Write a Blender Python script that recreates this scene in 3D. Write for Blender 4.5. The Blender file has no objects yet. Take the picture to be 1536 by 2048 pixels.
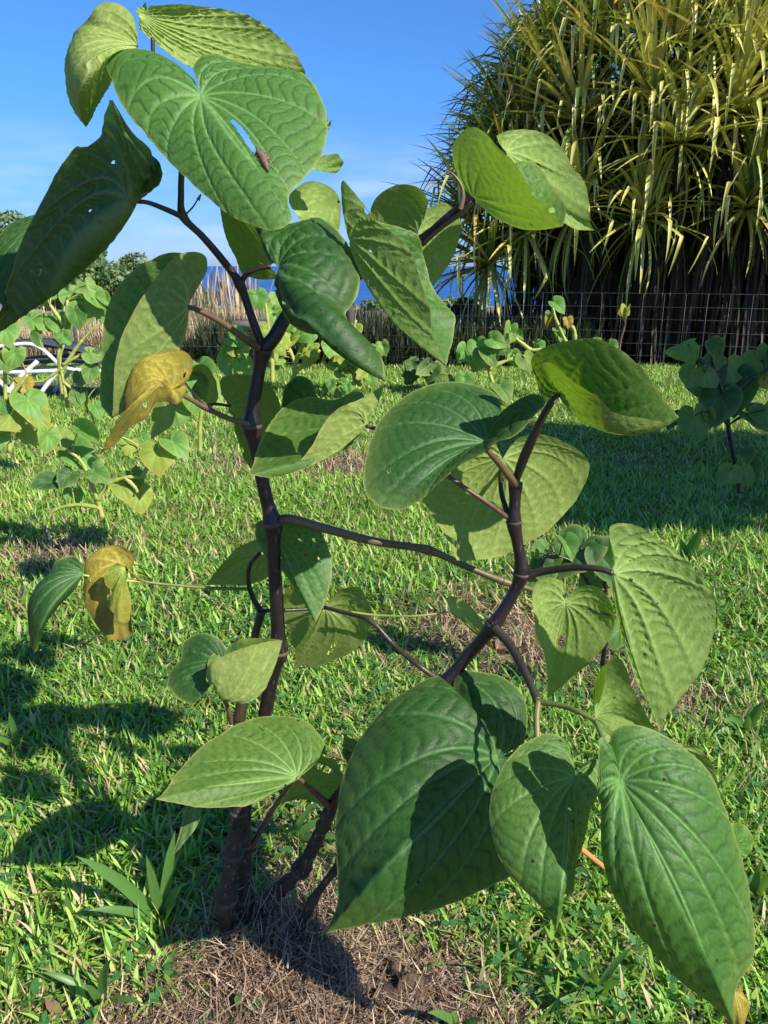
import bpy, math, random
import numpy as np
from mathutils import Vector, Matrix
R = math.radians
rng = np.random.default_rng(7)
random.seed(7)
sc = bpy.context.scene
COL = sc.collection

# ------------------------------------------------------------------ camera, world, sun
H = 1.2; PITCH = R(17.8); F = 1538.0
cam_d = bpy.data.cameras.new('camera'); cam = bpy.data.objects.new('camera', cam_d); COL.objects.link(cam)
cam_d.sensor_fit = 'VERTICAL'; cam_d.sensor_height = 24; cam_d.lens = F / 2048 * 24
cam_d.clip_start = 0.02; cam_d.clip_end = 60000
cam.location = (0, 0, H); cam.rotation_euler = (math.pi / 2 - PITCH, 0, 0)
sc.camera = cam
SUN = Vector((0.61, -0.51, 0.60)).normalized()
sun_d = bpy.data.lights.new('sun', 'SUN'); sun = bpy.data.objects.new('sun', sun_d); COL.objects.link(sun)
sun_d.energy = 5.0; sun_d.angle = R(0.5); sun_d.color = (1.0, 0.94, 0.82)
sun.rotation_euler = SUN.to_track_quat('Z', 'Y').to_euler(); sun.location = SUN * 50
world = bpy.data.worlds.new('World'); sc.world = world; world.use_nodes = True
wt = world.node_tree; wt.nodes.clear()
wo = wt.nodes.new('ShaderNodeOutputWorld'); bg = wt.nodes.new('ShaderNodeBackground')
sky = wt.nodes.new('ShaderNodeTexSky'); sky.sky_type = 'NISHITA'; sky.sun_disc = False
sky.sun_elevation = math.asin(SUN.z); sky.sun_rotation = math.atan2(SUN.x, SUN.y)
sky.air_density = 1.0; sky.dust_density = 0.3; sky.ozone_density = 3.0; sky.altitude = 200
bg.inputs['Strength'].default_value = 0.112
# thin clouds low over the sea
tc = wt.nodes.new('ShaderNodeTexCoord'); mp = wt.nodes.new('ShaderNodeMapping'); mp.inputs['Scale'].default_value = (5, 5, 24)
nz = wt.nodes.new('ShaderNodeTexNoise'); nz.inputs['Scale'].default_value = 1.3; nz.inputs['Detail'].default_value = 7
cr = wt.nodes.new('ShaderNodeValToRGB'); cr.color_ramp.elements[0].position = 0.47; cr.color_ramp.elements[1].position = 0.72
sx = wt.nodes.new('ShaderNodeSeparateXYZ')
mr = wt.nodes.new('ShaderNodeValToRGB')
for e, (p, v) in zip([mr.color_ramp.elements[0], mr.color_ramp.elements[1], mr.color_ramp.elements.new(0.05), mr.color_ramp.elements.new(0.13)], [(0.0, .35), (0.0, 0), (0, 0), (0, 0)]): pass
els = mr.color_ramp.elements
while len(els) > 2: els.remove(els[-1])
els[0].position = 0.0; els[0].color = (.25, .25, .25, 1); els[1].position = 0.16; els[1].color = (0, 0, 0, 1)
e = els.new(0.05); e.color = (1, 1, 1, 1)
ml = wt.nodes.new('ShaderNodeMath'); ml.operation = 'MULTIPLY'
ml2 = wt.nodes.new('ShaderNodeMath'); ml2.operation = 'MULTIPLY'; ml2.inputs[1].default_value = 0.75
mixc = wt.nodes.new('ShaderNodeMixRGB'); mixc.inputs[2].default_value = (3.6, 4.7, 6.6, 1)
tint = wt.nodes.new('ShaderNodeMixRGB'); tint.blend_type = 'MULTIPLY'; tint.inputs[0].default_value = 1.0; 
tr_ = wt.nodes.new('ShaderNodeValToRGB'); te = tr_.color_ramp.elements
te[0].position = 0.0; te[0].color = (.30, .46, .90, 1); te[1].position = 0.6; te[1].color = (.42, .70, 1.0, 1)
q_ = te.new(.07); q_.color = (.28, .47, .92, 1); q_ = te.new(.2); q_.color = (.30, .60, 1.0, 1)
sx0 = wt.nodes.new('ShaderNodeSeparateXYZ'); wt.links.new(tc.outputs['Generated'], sx0.inputs[0]); wt.links.new(sx0.outputs[2], tr_.inputs[0]); wt.links.new(tr_.outputs[0], tint.inputs[2])
L = wt.links.new
L(tc.outputs['Generated'], mp.inputs[0]); L(mp.outputs[0], nz.inputs['Vector']); L(nz.outputs[0], cr.inputs[0])
L(tc.outputs['Generated'], sx.inputs[0]); L(sx.outputs[2], mr.inputs[0])
L(cr.outputs[0], ml.inputs[0]); L(mr.outputs[0], ml.inputs[1]); L(ml.outputs[0], ml2.inputs[0]); L(ml2.outputs[0], mixc.inputs[0])
L(sky.outputs[0], tint.inputs[1]); L(tint.outputs[0], mixc.inputs[1])
L(mixc.outputs[0], bg.inputs[0]); L(bg.outputs[0], wo.inputs[0])
sc.view_settings.view_transform = 'Standard'; sc.view_settings.look = 'None'
sc.view_settings.gamma = 1.0; sc.view_settings.exposure = 0.68
sc.cycles.max_bounces = 8; sc.cycles.transparent_max_bounces = 8

# ------------------------------------------------------------------ helpers
SP, CP = math.sin(PITCH), math.cos(PITCH)
def rayv(px, py):
    u = (np.asarray(px, float) - 768) / F; v = (1024 - np.asarray(py, float)) / F
    return np.stack([u, CP + v * SP, -SP + v * CP], -1)
def P(px, py, Y):
    r = rayv(px, py); k = np.asarray(Y, float) / r[..., 1]
    return r * k[..., None] + np.array([0, 0, H])
def G(px, py, z=0.0):
    r = rayv(px, py); return r * ((z - H) / r[..., 2])[..., None] + np.array([0, 0, H])
def pxsize(p):   # metres per source pixel at a world point
    d = p[1] * CP + (H - p[2]) * SP
    return d / F
def tag(o, label=None, cat=None, group=None, kind=None):
    if label: o['label'] = label
    if cat: o['category'] = cat
    if group: o['group'] = group
    if kind: o['kind'] = kind
    return o
def empty(name, loc):
    o = bpy.data.objects.new(name, None); COL.objects.link(o); o.location = tuple(loc); o.empty_display_size = .1
    return o
def mesh(name, V, Fc, mat=None, parent=None, smooth=True, attr=None, link=True):
    V = np.asarray(V, np.float32).reshape(-1, 3).copy()
    if parent is not None: V = V - np.array(parent.location, np.float32)
    me = bpy.data.meshes.new(name)
    if isinstance(Fc, np.ndarray):
        n, k = Fc.shape
        me.vertices.add(len(V)); me.vertices.foreach_set('co', V.ravel())
        me.loops.add(n * k); me.loops.foreach_set('vertex_index', Fc.astype(np.int32).ravel())
        me.polygons.add(n); me.polygons.foreach_set('loop_start', np.arange(0, n * k, k, dtype=np.int32))
        me.update(calc_edges=True)
    else:
        me.from_pydata(V.tolist(), [], Fc); me.update()
    if attr is not None:
        a = me.color_attributes.new('leafdata', 'FLOAT_COLOR', 'POINT')
        a.data.foreach_set('color', np.asarray(attr, np.float32).ravel())
    if smooth: me.polygons.foreach_set('use_smooth', np.ones(len(me.polygons), bool))
    if mat: me.materials.append(mat)
    if not link: return me
    o = bpy.data.objects.new(name, me); COL.objects.link(o)
    if parent is not None: o.parent = parent
    return o
def catmull(pts, n):
    pts = np.asarray(pts, float)
    if len(pts) == 2: 
        t = np.linspace(0, 1, n)[:, None]; return pts[0] * (1 - t) + pts[1] * t
    p = np.vstack([2 * pts[0] - pts[1], pts, 2 * pts[-1] - pts[-2]])
    out = []
    for i in range(1, len(p) - 2):
        t = np.linspace(0, 1, 16, endpoint=False)[:, None]
        a, b, c, d = p[i - 1], p[i], p[i + 1], p[i + 2]
        out.append(0.5 * ((2 * b) + (-a + c) * t + (2 * a - 5 * b + 4 * c - d) * t ** 2 + (-a + 3 * b - 3 * c + d) * t ** 3))
    out.append(pts[-1:]); q = np.vstack(out)
    s = np.r_[0, np.cumsum(np.linalg.norm(np.diff(q[:, :2], axis=0), axis=1) + 1e-9)]
    u = np.linspace(0, s[-1], n)
    return np.stack([np.interp(u, s, q[:, k]) for k in range(q.shape[1])], 1)
def tube(C, rad, sides=10, capped=True):
    C = np.asarray(C, float); n = len(C); rad = np.broadcast_to(np.asarray(rad, float), (n,))
    T = np.gradient(C, axis=0); T /= np.linalg.norm(T, axis=1)[:, None] + 1e-12
    ref = np.array([0.31, 0.95, 0.1]) if abs(T[:, 1]).mean() < .8 else np.array([1.0, 0.1, 0])
    A = np.cross(T, ref); A /= np.linalg.norm(A, axis=1)[:, None] + 1e-12; B = np.cross(T, A)
    th = np.arange(sides) * 2 * math.pi / sides
    V = C[:, None] + rad[:, None, None] * (A[:, None] * np.cos(th)[None, :, None] + B[:, None] * np.sin(th)[None, :, None])
    V = V.reshape(-1, 3)
    i, j = np.meshgrid(np.arange(n - 1), np.arange(sides), indexing='ij'); j2 = (j + 1) % sides
    Q = np.stack([i * sides + j, i * sides + j2, (i + 1) * sides + j2, (i + 1) * sides + j], -1).reshape(-1, 4)
    fs = Q.tolist()
    if capped:
        fs.append(list(range(sides))[::-1]); fs.append([(n - 1) * sides + k for k in range(sides)])
    return V, fs
def join(parts):
    Vs, Fs, o = [], [], 0
    for V, f in parts:
        Vs.append(np.asarray(V)); Fs += [[k + o for k in q] for q in (f.tolist() if isinstance(f, np.ndarray) else f)]; o += len(V)
    return np.vstack(Vs), Fs

# ------------------------------------------------------------------ materials
def new_mat(name):
    m = bpy.data.materials.new(name); m.use_nodes = True; t = m.node_tree; t.nodes.clear()
    return m, t, t.nodes.new('ShaderNodeOutputMaterial')
def node(t, typ, **kw):
    n = t.nodes.new(typ)
    for k, v in kw.items():
        if k in n.inputs.keys(): n.inputs[k].default_value = v
        else: setattr(n, k, v)
    return n
def c4(c): return (c[0], c[1], c[2], 1)
def mix(t, fac, a, b, mode='MIX'):
    n = t.nodes.new('ShaderNodeMixRGB'); n.blend_type = mode
    for k, v in enumerate((fac, a, b)):
        s = n.inputs[k]
        if isinstance(v, bpy.types.NodeSocket): t.links.new(v, s)
        elif isinstance(v, (int, float)): s.default_value = v if k == 0 else (v, v, v, 1)
        else: s.default_value = c4(v)
    return n.outputs[0]
def ramp(t, src, stops):
    n = t.nodes.new('ShaderNodeValToRGB'); e = n.color_ramp.elements
    while len(e) > 1: e.remove(e[-1])
    e[0].position = stops[0][0]; e[0].color = c4(stops[0][1])
    for p, c in stops[1:]:
        q = e.new(p); q.color = c4(c)
    t.links.new(src, n.inputs[0]); return n.outputs[0]
def noise(t, scale, detail=4, vec=None, rough=.55, dist=0):
    n = t.nodes.new('ShaderNodeTexNoise'); n.inputs['Scale'].default_value = scale; n.inputs['Detail'].default_value = detail
    n.inputs['Roughness'].default_value = rough; n.inputs['Distortion'].default_value = dist
    if vec: t.links.new(vec, n.inputs['Vector'])
    return n.outputs[0]
def objc(t): return t.nodes.new('ShaderNodeTexCoord').outputs['Object']
def leaf_mat(name, top, top2, under, trans, tf=.3, edge=(.25, .3, .08), patchy=None, rough=.5):
    m, t, out = new_mat(name); l = t.links.new
    oc = objc(t)
    at = t.nodes.new('ShaderNodeAttribute'); at.attribute_name = 'leafdata'
    sep = t.nodes.new('ShaderNodeSeparateColor'); l(at.outputs['Color'], sep.inputs[0])
    oi = t.nodes.new('ShaderNodeObjectInfo')
    n1 = ramp(t, noise(t, 14, 5, oc), [(.35, (0, 0, 0)), (.68, (1, 1, 1))])
    n2 = ramp(t, noise(t, 160, 3, oc), [(.3, (.82,) * 3), (.7, (1.12,) * 3)])
    tcol = mix(t, n1, top, top2)
    tcol = mix(t, at.outputs['Alpha'], tcol, tuple(x * .55 for x in top))
    tcol = mix(t, sep.outputs[0], tcol, tuple(min(1, x * 1.7 + .05) for x in top2))
    ucol = mix(t, n1, under, tuple(x * .82 for x in under))
    ucol = mix(t, at.outputs['Alpha'], ucol, tuple(min(1, x * 1.3 + .04) for x in under))
    ucol = mix(t, sep.outputs[0], ucol, tuple(min(1, x * 1.45 + .06) for x in under))
    geo = t.nodes.new('ShaderNodeNewGeometry')
    col = mix(t, geo.outputs['Backfacing'], tcol, ucol)
    if patchy:
        pn = ramp(t, noise(t, 9, 3, oc, dist=.6), [(.5, (0, 0, 0)), (.62, (1, 1, 1))])
        col = mix(t, pn, col, patchy)
    # edges yellow slightly towards the margin (pigment), pale rim
    col = mix(t, sep.outputs[1], col, edge)
    col = mix(t, 1.0, col, n2, 'MULTIPLY')
    hv = t.nodes.new('ShaderNodeHueSaturation')
    ma = node(t, 'ShaderNodeMath', operation='MULTIPLY_ADD'); l(oi.outputs['Random'], ma.inputs[0]); ma.inputs[1].default_value = .24; ma.inputs[2].default_value = .88
    l(ma.outputs[0], hv.inputs['Value']); l(col, hv.inputs['Color'])
    hm = node(t, 'ShaderNodeMath', operation='MULTIPLY_ADD'); l(oi.outputs['Random'], hm.inputs[0]); hm.inputs[1].default_value = -.03; hm.inputs[2].default_value = .512
    l(hm.outputs[0], hv.inputs['Hue'])
    # brown insect spots
    sp = node(t, 'ShaderNodeTexVoronoi', Scale=34.0); l(oc, sp.inputs['Vector'])
    sr = ramp(t, sp.outputs['Distance'], [(.0, (1, 1, 1)), (.055, (1, 1, 1)), (.085, (0, 0, 0))])
    sm = ramp(t, noise(t, 12, 2, oc), [(.53, (0, 0, 0)), (.6, (1, 1, 1))])
    sf = mix(t, 1.0, sr, sm, 'MULTIPLY')
    sf = mix(t, 1.0, sf, sep.outputs[2], 'ADD')
    col = mix(t, sf, hv.outputs[0], (.03, .015, .006))
    pr = node(t, 'ShaderNodeBsdfPrincipled'); l(col, pr.inputs['Base Color']); pr.inputs['Specular IOR Level'].default_value = .26
    ra = node(t, 'ShaderNodeMath', operation='MULTIPLY_ADD'); l(geo.outputs['Backfacing'], ra.inputs[0]); ra.inputs[1].default_value = .25; ra.inputs[2].default_value = rough
    l(ra.outputs[0], pr.inputs['Roughness'])
    bp = node(t, 'ShaderNodeBump', Strength=.16, Distance=.001)
    vo = node(t, 'ShaderNodeTexVoronoi', Scale=170.0); vo.feature = 'DISTANCE_TO_EDGE'; l(oc, vo.inputs['Vector'])
    vr = ramp(t, vo.outputs['Distance'], [(.0, (0, 0, 0)), (.25, (1, 1, 1))])
    l(vr, bp.inputs['Height']); l(bp.outputs[0], pr.inputs['Normal'])
    tr = t.nodes.new('ShaderNodeBsdfTranslucent')
    tcx = mix(t, sep.outputs[0], trans, tuple(x * .55 for x in trans)); tcx = mix(t, at.outputs['Alpha'], tcx, tuple(x * .5 for x in trans)); tcx = mix(t, sf, tcx, (.05, .02, .01))
    if patchy: tcx = mix(t, pn, tcx, tuple(x * .7 for x in patchy))
    l(tcx, tr.inputs[0]); l(bp.outputs[0], tr.inputs['Normal'])
    ms = node(t, 'ShaderNodeMixShader'); ms.inputs[0].default_value = tf
    l(pr.outputs[0], ms.inputs[1]); l(tr.outputs[0], ms.inputs[2]); l(ms.outputs[0], out.inputs[0])
    return m
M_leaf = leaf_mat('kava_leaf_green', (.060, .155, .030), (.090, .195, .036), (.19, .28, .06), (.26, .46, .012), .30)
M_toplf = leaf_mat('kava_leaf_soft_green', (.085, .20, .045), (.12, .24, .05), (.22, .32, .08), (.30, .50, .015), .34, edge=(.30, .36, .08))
M_shade = leaf_mat('kava_leaf_shade_toned', (.03, .09, .025), (.04, .11, .03), (.06, .15, .035), (.08, .24, .015), .24)  # darker copy for the big left leaf; its shade is put into the colour
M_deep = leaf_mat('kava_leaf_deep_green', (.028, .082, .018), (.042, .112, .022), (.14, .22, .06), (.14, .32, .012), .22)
M_young = leaf_mat('kava_leaf_pale_green', (.08, .20, .04), (.11, .24, .045), (.25, .36, .09), (.34, .56, .015), .38)
M_yell = leaf_mat('kava_leaf_yellow', (.38, .30, .03), (.33, .28, .035), (.42, .33, .045), (.58, .44, .03), .34, edge=(.28, .16, .04), patchy=(.22, .20, .04))
M_bleaf = leaf_mat('kava_leaf_bright_green', (.10, .25, .05), (.15, .31, .06), (.22, .36, .09), (.32, .55, .03), .35, edge=(.32, .38, .08))  # bright green, mostly on the background plants
M_byel = leaf_mat('kava_leaf_yellowing', (.16, .29, .04), (.26, .34, .05), (.26, .35, .08), (.42, .5, .04), .35, edge=(.45, .40, .06), patchy=(.36, .36, .06))
def stem_mat(name, a, b, rough=.38, mott=(.25, .17, .1), mamt=.25, scale=8):
    m, t, out = new_mat(name); l = t.links.new; oc = objc(t)
    c = mix(t, ramp(t, noise(t, scale, 3, oc), [(.4, (0, 0, 0)), (.6, (1, 1, 1))]), a, b)
    mp = node(t, 'ShaderNodeMapping'); mp.inputs['Scale'].default_value = (1, 1, .25); l(oc, mp.inputs[0])
    f = ramp(t, noise(t, 190, 4, mp.outputs[0]), [(.6, (0, 0, 0)), (.7, (mamt,) * 3)])
    c = mix(t, f, c, mott)
    pr = node(t, 'ShaderNodeBsdfPrincipled', Roughness=rough); l(c, pr.inputs['Base Color'])
    bp = node(t, 'ShaderNodeBump', Strength=.4, Distance=.002); l(noise(t, 120, 5, mp.outputs[0]), bp.inputs['Height']); l(bp.outputs[0], pr.inputs['Normal'])
    l(pr.outputs[0], out.inputs[0]); return m
M_stem = stem_mat('dark_purple_stem', (.010, .007, .009), (.020, .011, .013), mott=(.16,.12,.09), mamt=.5)
M_stem2 = stem_mat('purple_green_stem', (.022, .012, .016), (.06, .055, .022), scale=6)
M_bark = stem_mat('corky_stem_base', (.014, .009, .009), (.05, .032, .022), .75, (.3, .23, .16), .8, 26)
M_pet = stem_mat('reddish_petiole', (.10, .045, .035), (.14, .10, .04), .42, scale=9)
M_pgr = stem_mat('green_petiole', (.10, .13, .03), (.16, .17, .04), .45, scale=9)
M_pyl = stem_mat('yellow_green_stalk', (.26, .33, .06), (.38, .38, .10), .5, scale=9)
M_shoot = stem_mat('brown_side_shoot', (.045, .026, .022), (.13, .10, .045), .45, scale=7)
M_scar = stem_mat('pale_node_scar', (.10, .07, .05), (.05, .035, .028), .8)
def simple(name, a, b, scale=5, rough=.8, bump=.3, dist=.01, bs=30, metal=0, stretch=None):
    m, t, out = new_mat(name); l = t.links.new; oc = objc(t)
    if stretch:
        mp = node(t, 'ShaderNodeMapping'); mp.inputs['Scale'].default_value = stretch; l(oc, mp.inputs[0]); oc = mp.outputs[0]
    c = mix(t, ramp(t, noise(t, scale, 6, oc), [(.35, (0, 0, 0)), (.65, (1, 1, 1))]), a, b)
    pr = node(t, 'ShaderNodeBsdfPrincipled', Roughness=rough, Metallic=metal); l(c, pr.inputs['Base Color'])
    if bump:
        bp = node(t, 'ShaderNodeBump', Strength=bump, Distance=dist); l(noise(t, bs, 6, oc), bp.inputs['Height']); l(bp.outputs[0], pr.inputs['Normal'])
    l(pr.outputs[0], out.inputs[0]); return m
def blade_mat(name, stops, trans=(.2, .35, .03), tf=.3, rough=.5, tipdry=None):
    m, t, out = new_mat(name); l = t.links.new
    geo = t.nodes.new('ShaderNodeNewGeometry')
    c = ramp(t, geo.outputs['Random Per Island'], stops)
    n = ramp(t, noise(t, 2.2, 4, objc(t)), [(.3, (.78, .72, .8)), (.55, (1.0, 1.0, 1.0)), (.72, (1.3, 1.12, 1.2))])
    c = mix(t, 1.0, c, n, 'MULTIPLY')
    pr = node(t, 'ShaderNodeBsdfPrincipled', Roughness=rough); l(c, pr.inputs['Base Color'])
    tr = t.nodes.new('ShaderNodeBsdfTranslucent'); tcx = mix(t, .5, c, trans); l(mix(t, 1.0, tcx, (1.6, 1.6, 1.2), 'MULTIPLY'), tr.inputs[0])
    ms = node(t, 'ShaderNodeMixShader'); ms.inputs[0].default_value = tf
    l(pr.outputs[0], ms.inputs[1]); l(tr.outputs[0], ms.inputs[2]); l(ms.outputs[0], out.inputs[0]); return m
M_grass = blade_mat('lawn_grass', [(0, (.10, .23, .028)), (.34, (.19, .39, .042)), (.70, (.33, .53, .085)), (.86, (.42, .50, .13)), (.90, (.58, .48, .26)), (1, (.42, .30, .17))])
M_weed = blade_mat('broad_grass', [(0, (.06, .16, .03)), (1, (.13, .26, .06))], rough=.42)
M_clover = blade_mat('clover_green', [(0, (.045, .16, .03)), (1, (.08, .22, .05))], rough=.5, tf=.2)
M_straw = blade_mat('dry_straw', [(0, (.07, .04, .025)), (.35, (.22, .14, .08)), (.7, (.42, .30, .18)), (1, (.66, .52, .36))], (.3, .2, .1), .12, .7)
M_dryg = blade_mat('dry_tall_grass', [(0, (.27, .20, .11)), (.5, (.48, .38, .23)), (1, (.64, .54, .36))], (.4, .3, .15), .2, .7)
M_pand = blade_mat('pandanus_blade', [(0, (.06, .14, .025)), (.3, (.22, .29, .05)), (.6, (.55, .54, .14)), (.92, (.78, .68, .22)), (1, (.65, .40, .09))], (.25, .28, .04), .16, .32)
M_pdead = blade_mat('pandanus_dead_blade', [(0, (.02, .013, .01)), (.7, (.05, .035, .028)), (.93, (.09, .08, .04)), (1, (.22, .17, .12))], (.1, .07, .04), .08, .8)  # darkened tones: shade of the hollow under the crown put into the colour
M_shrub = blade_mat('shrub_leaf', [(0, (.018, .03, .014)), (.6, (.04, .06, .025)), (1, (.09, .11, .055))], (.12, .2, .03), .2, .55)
M_hedge = blade_mat('hedge_leaf_shade_toned', [(0, (.012, .022, .01)), (1, (.03, .045, .018))], (.05, .08, .02), .1, .6)  # shade at the fence foot is put into this near-black leaf colour
M_tree = blade_mat('tree_leaf', [(0, (.05, .11, .035)), (.6, (.12, .20, .07)), (1, (.24, .30, .12))], (.15, .25, .05), .2, .5)  # lightened greens: distance haze is put into the leaf colour
M_trunk = simple('tree_bark', (.02, .015, .012), (.05, .04, .03), 6)
M_wood = simple('weathered_wood', (.035, .027, .022), (.09, .07, .055), 4, stretch=(1, 1, .15), bs=60)
M_rail = simple('grey_wood_rail', (.14, .12, .10), (.24, .21, .18), 4, stretch=(.15, 1, 1), bs=60)
M_wire = simple('galvanised_wire', (.10, .10, .105), (.20, .20, .21), 40, .45, 0, metal=.4)
M_white = simple('white_painted_tube', (.78, .79, .80), (.70, .71, .72), 9, .3, 0)
M_sling = simple('dark_grey_sling', (.035, .04, .055), (.06, .065, .08), 60, .7, .3, .002, 300)
M_pad = simple('brown_ground_mat', (.10, .075, .06), (.15, .11, .085), 12, .9)
M_dead = blade_mat('dead_leaf_litter', [(0, (.10, .055, .03)), (.5, (.22, .13, .08)), (1, (.40, .27, .18))], (.3, .15, .05), .1, .8)
M_soil = simple('soil_clod', (.05, .032, .02), (.14, .09, .055), 22, .95, .8, .01, 60)
M_hop = simple('reddish_insect', (.13, .055, .05), (.20, .10, .08), 160, .65, .3, .001, 300)

# ground
def ground_mat():
    m, t, out = new_mat('lawn_soil'); l = t.links.new; oc = objc(t)
    a = ramp(t, noise(t, 7, 8, oc, .65), [(.3, (.05, .035, .02)), (.5, (.15, .11, .06)), (.7, (.30, .23, .14))])
    g = ramp(t, noise(t, 3, 8, oc, .7), [(.3, (.06, .10, .02)), (.7, (.16, .22, .05))])
    sxyz = t.nodes.new('ShaderNodeSeparateXYZ'); l(oc, sxyz.inputs[0])
    far = node(t, 'ShaderNodeMapRange'); far.inputs[1].default_value = 2.5; far.inputs[2].default_value = 7; l(sxyz.outputs[1], far.inputs[0])
    c = mix(t, far.outputs[0], a, g)
    fl = node(t, 'ShaderNodeMapRange'); fl.inputs[1].default_value = 40; fl.inputs[2].default_value = 80; l(sxyz.outputs[1], fl.inputs[0])
    field = ramp(t, noise(t, .06, 5, oc), [(.42, (.09, .12, .045)), (.56, (.34, .28, .13))])
    c = mix(t, fl.outputs[0], c, field)
    pr = node(t, 'ShaderNodeBsdfPrincipled', Roughness=.95); l(c, pr.inputs['Base Color'])
    bp = node(t, 'ShaderNodeBump', Strength=.7, Distance=.01); l(noise(t, 60, 8, oc, .7), bp.inputs['Height']); l(bp.outputs[0], pr.inputs['Normal'])
    l(pr.outputs[0], out.inputs[0]); return m
M_ground = ground_mat()
def sea_mat():
    m, t, out = new_mat('sea_water'); l = t.links.new; oc = objc(t)
    pr = node(t, 'ShaderNodeBsdfPrincipled', Roughness=.35); pr.inputs['IOR'].default_value = 1.33
    c = mix(t, ramp(t, noise(t, .0012, 4, oc), [(.4, (0, 0, 0)), (.6, (1, 1, 1))]), (.012, .075, .27), (.016, .09, .31))
    l(c, pr.inputs['Base Color']); pr.inputs['Specular IOR Level'].default_value = .25
    bp = node(t, 'ShaderNodeBump', Strength=1.0, Distance=1.5); l(noise(t, .08, 6, oc), bp.inputs['Height']); l(bp.outputs[0], pr.inputs['Normal'])
    l(pr.outputs[0], out.inputs[0]); return m
M_sea = sea_mat()

# ------------------------------------------------------------------ setting
def smooth_noise(x, y, seed=0):
    r = np.random.default_rng(seed); s = 0
    for k in range(5):
        a, b, p = r.uniform(-1, 1, 3); s = s + np.sin((x * a + y * b) * (1.6 ** k) * 1.3 + p * 6) / (1.4 ** k)
    return s / 3
PY = np.array([-400, 9.5, 14, 40, 100, 200, 330, 600, 1200]); PZ = np.array([0, 0, -.35, -2.3, -5.1, -8.6, -18, -45, -70])
def terr(x, y):
    x = np.asarray(x, float); y = np.asarray(y, float)
    z = np.interp(y, PY, PZ)
    near = np.clip(1 - (y - 8) / 10, 0, 1)
    z = z + .018 * smooth_noise(x * 2.2, y * 2.2, 3) * near + np.where(y > 30, .6 * smooth_noise(x * .05, y * .05, 5), 0) * np.clip((y - 30) / 40, 0, 1)
    return z
gy = np.r_[np.linspace(-400, -3, 12), np.linspace(-2.5, 11, 110), np.linspace(11.5, 60, 40), np.linspace(64, 1200, 60)]
gx = np.r_[np.linspace(-900, -9, 30), np.linspace(-8.5, 8.5, 120), np.linspace(9, 900, 30)]
XX, YY = np.meshgrid(gx, gy); ZZ = terr(XX, YY)
nx = len(gx); ii, jj = np.meshgrid(np.arange(len(gy) - 1), np.arange(nx - 1), indexing='ij'); b = ii * nx + jj
o = mesh('ground', np.stack([XX, YY, ZZ], -1), np.stack([b, b + 1, b + nx + 1, b + nx], -1).reshape(-1, 4), M_ground)
tag(o, 'lawn soil sloping down behind the fence to fields', kind='structure')
S = 45000
o = mesh('sea', [(-S, 300, -60), (S, 300, -60), (S, S, -60), (-S, S, -60)], [[0, 1, 2, 3]], M_sea, smooth=False)
tag(o, 'deep blue sea reaching the horizon', kind='structure')

# ------------------------------------------------------------------ grass builder
def blades(base, head, tilt, bend, length, width, rows=(0, .4, .75, 1.0), wprof=(.75, 1.0, .7, 0), twist=None):
    N = len(base); n = len(rows); dt = np.diff(np.r_[0, rows])
    hx, hy = np.cos(head), np.sin(head)
    pos = base.copy(); ang = tilt.copy(); V = np.zeros((N, n * 2 - 1, 3))
    tw = head + math.pi / 2 if twist is None else head + math.pi / 2 + twist
    sd = np.stack([np.cos(tw), np.sin(tw), np.zeros(N)], 1)
    for k in range(n):
        if k:
            ang = ang + bend * dt[k]
            pos = pos + (length * dt[k])[:, None] * np.stack([hx * np.sin(ang), hy * np.sin(ang), np.cos(ang)], 1)
        w = (width * wprof[k] / 2)[:, None]
        if k < n - 1: V[:, 2 * k] = pos - sd * w; V[:, 2 * k + 1] = pos + sd * w
        else: V[:, 2 * k] = pos
    m = n * 2 - 1; tri = []
    for k in range(n - 2): tri += [[2 * k, 2 * k + 1, 2 * k + 3], [2 * k, 2 * k + 3, 2 * k + 2]]
    tri.append([2 * (n - 2), 2 * (n - 2) + 1, m - 1])
    tri = np.array(tri)
    Fc = (np.arange(N)[:, None, None] * m + tri[None]).reshape(-1, 3)
    return V.reshape(-1, 3), Fc
def jn(parts):
    Vs, Fs, o = [], [], 0
    for V, f in parts: Vs.append(V); Fs.append(f + o); o += len(V)
    return np.vstack(Vs), np.vstack(Fs)
def bare(x, y):       # 0 = lush, 1 = bare litter
    def g(cx, cy, rx, ry): return np.exp(-(((x - cx) / rx) ** 2 + ((y - cy) / ry) ** 2) ** 1.5)
    d = g(-.13, 1.0, .29, .24) * 1.0 + g(.02, .86, .22, .15) * .85 + g(-.42, .86, .26, .13) * .75 + g(.42, 2.35, .42, .42) * .95 + g(.85, 1.95, .2, .2) * .8 + g(-.45, 4.6, .7, .35) * .7 + g(-1.35, 3.1, .35, .3) * .8 + g(.15, 4.6, .5, .3) * .5
    d = d + g(-.15, 1.45, .3, .2) * .45 + .22 * smooth_noise(x * 9, y * 9, 11) + .14 * smooth_noise(x * 25, y * 25, 12)
    return np.clip(d, 0, 1)
def sample(n, y0, y1, margin=.35):
    y = np.sqrt(rng.uniform(y0 ** 2, y1 ** 2, n)); wd = (y * CP + H * SP) * .52 + margin
    x = rng.uniform(-1, 1, n) * wd
    return x, y
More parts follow.
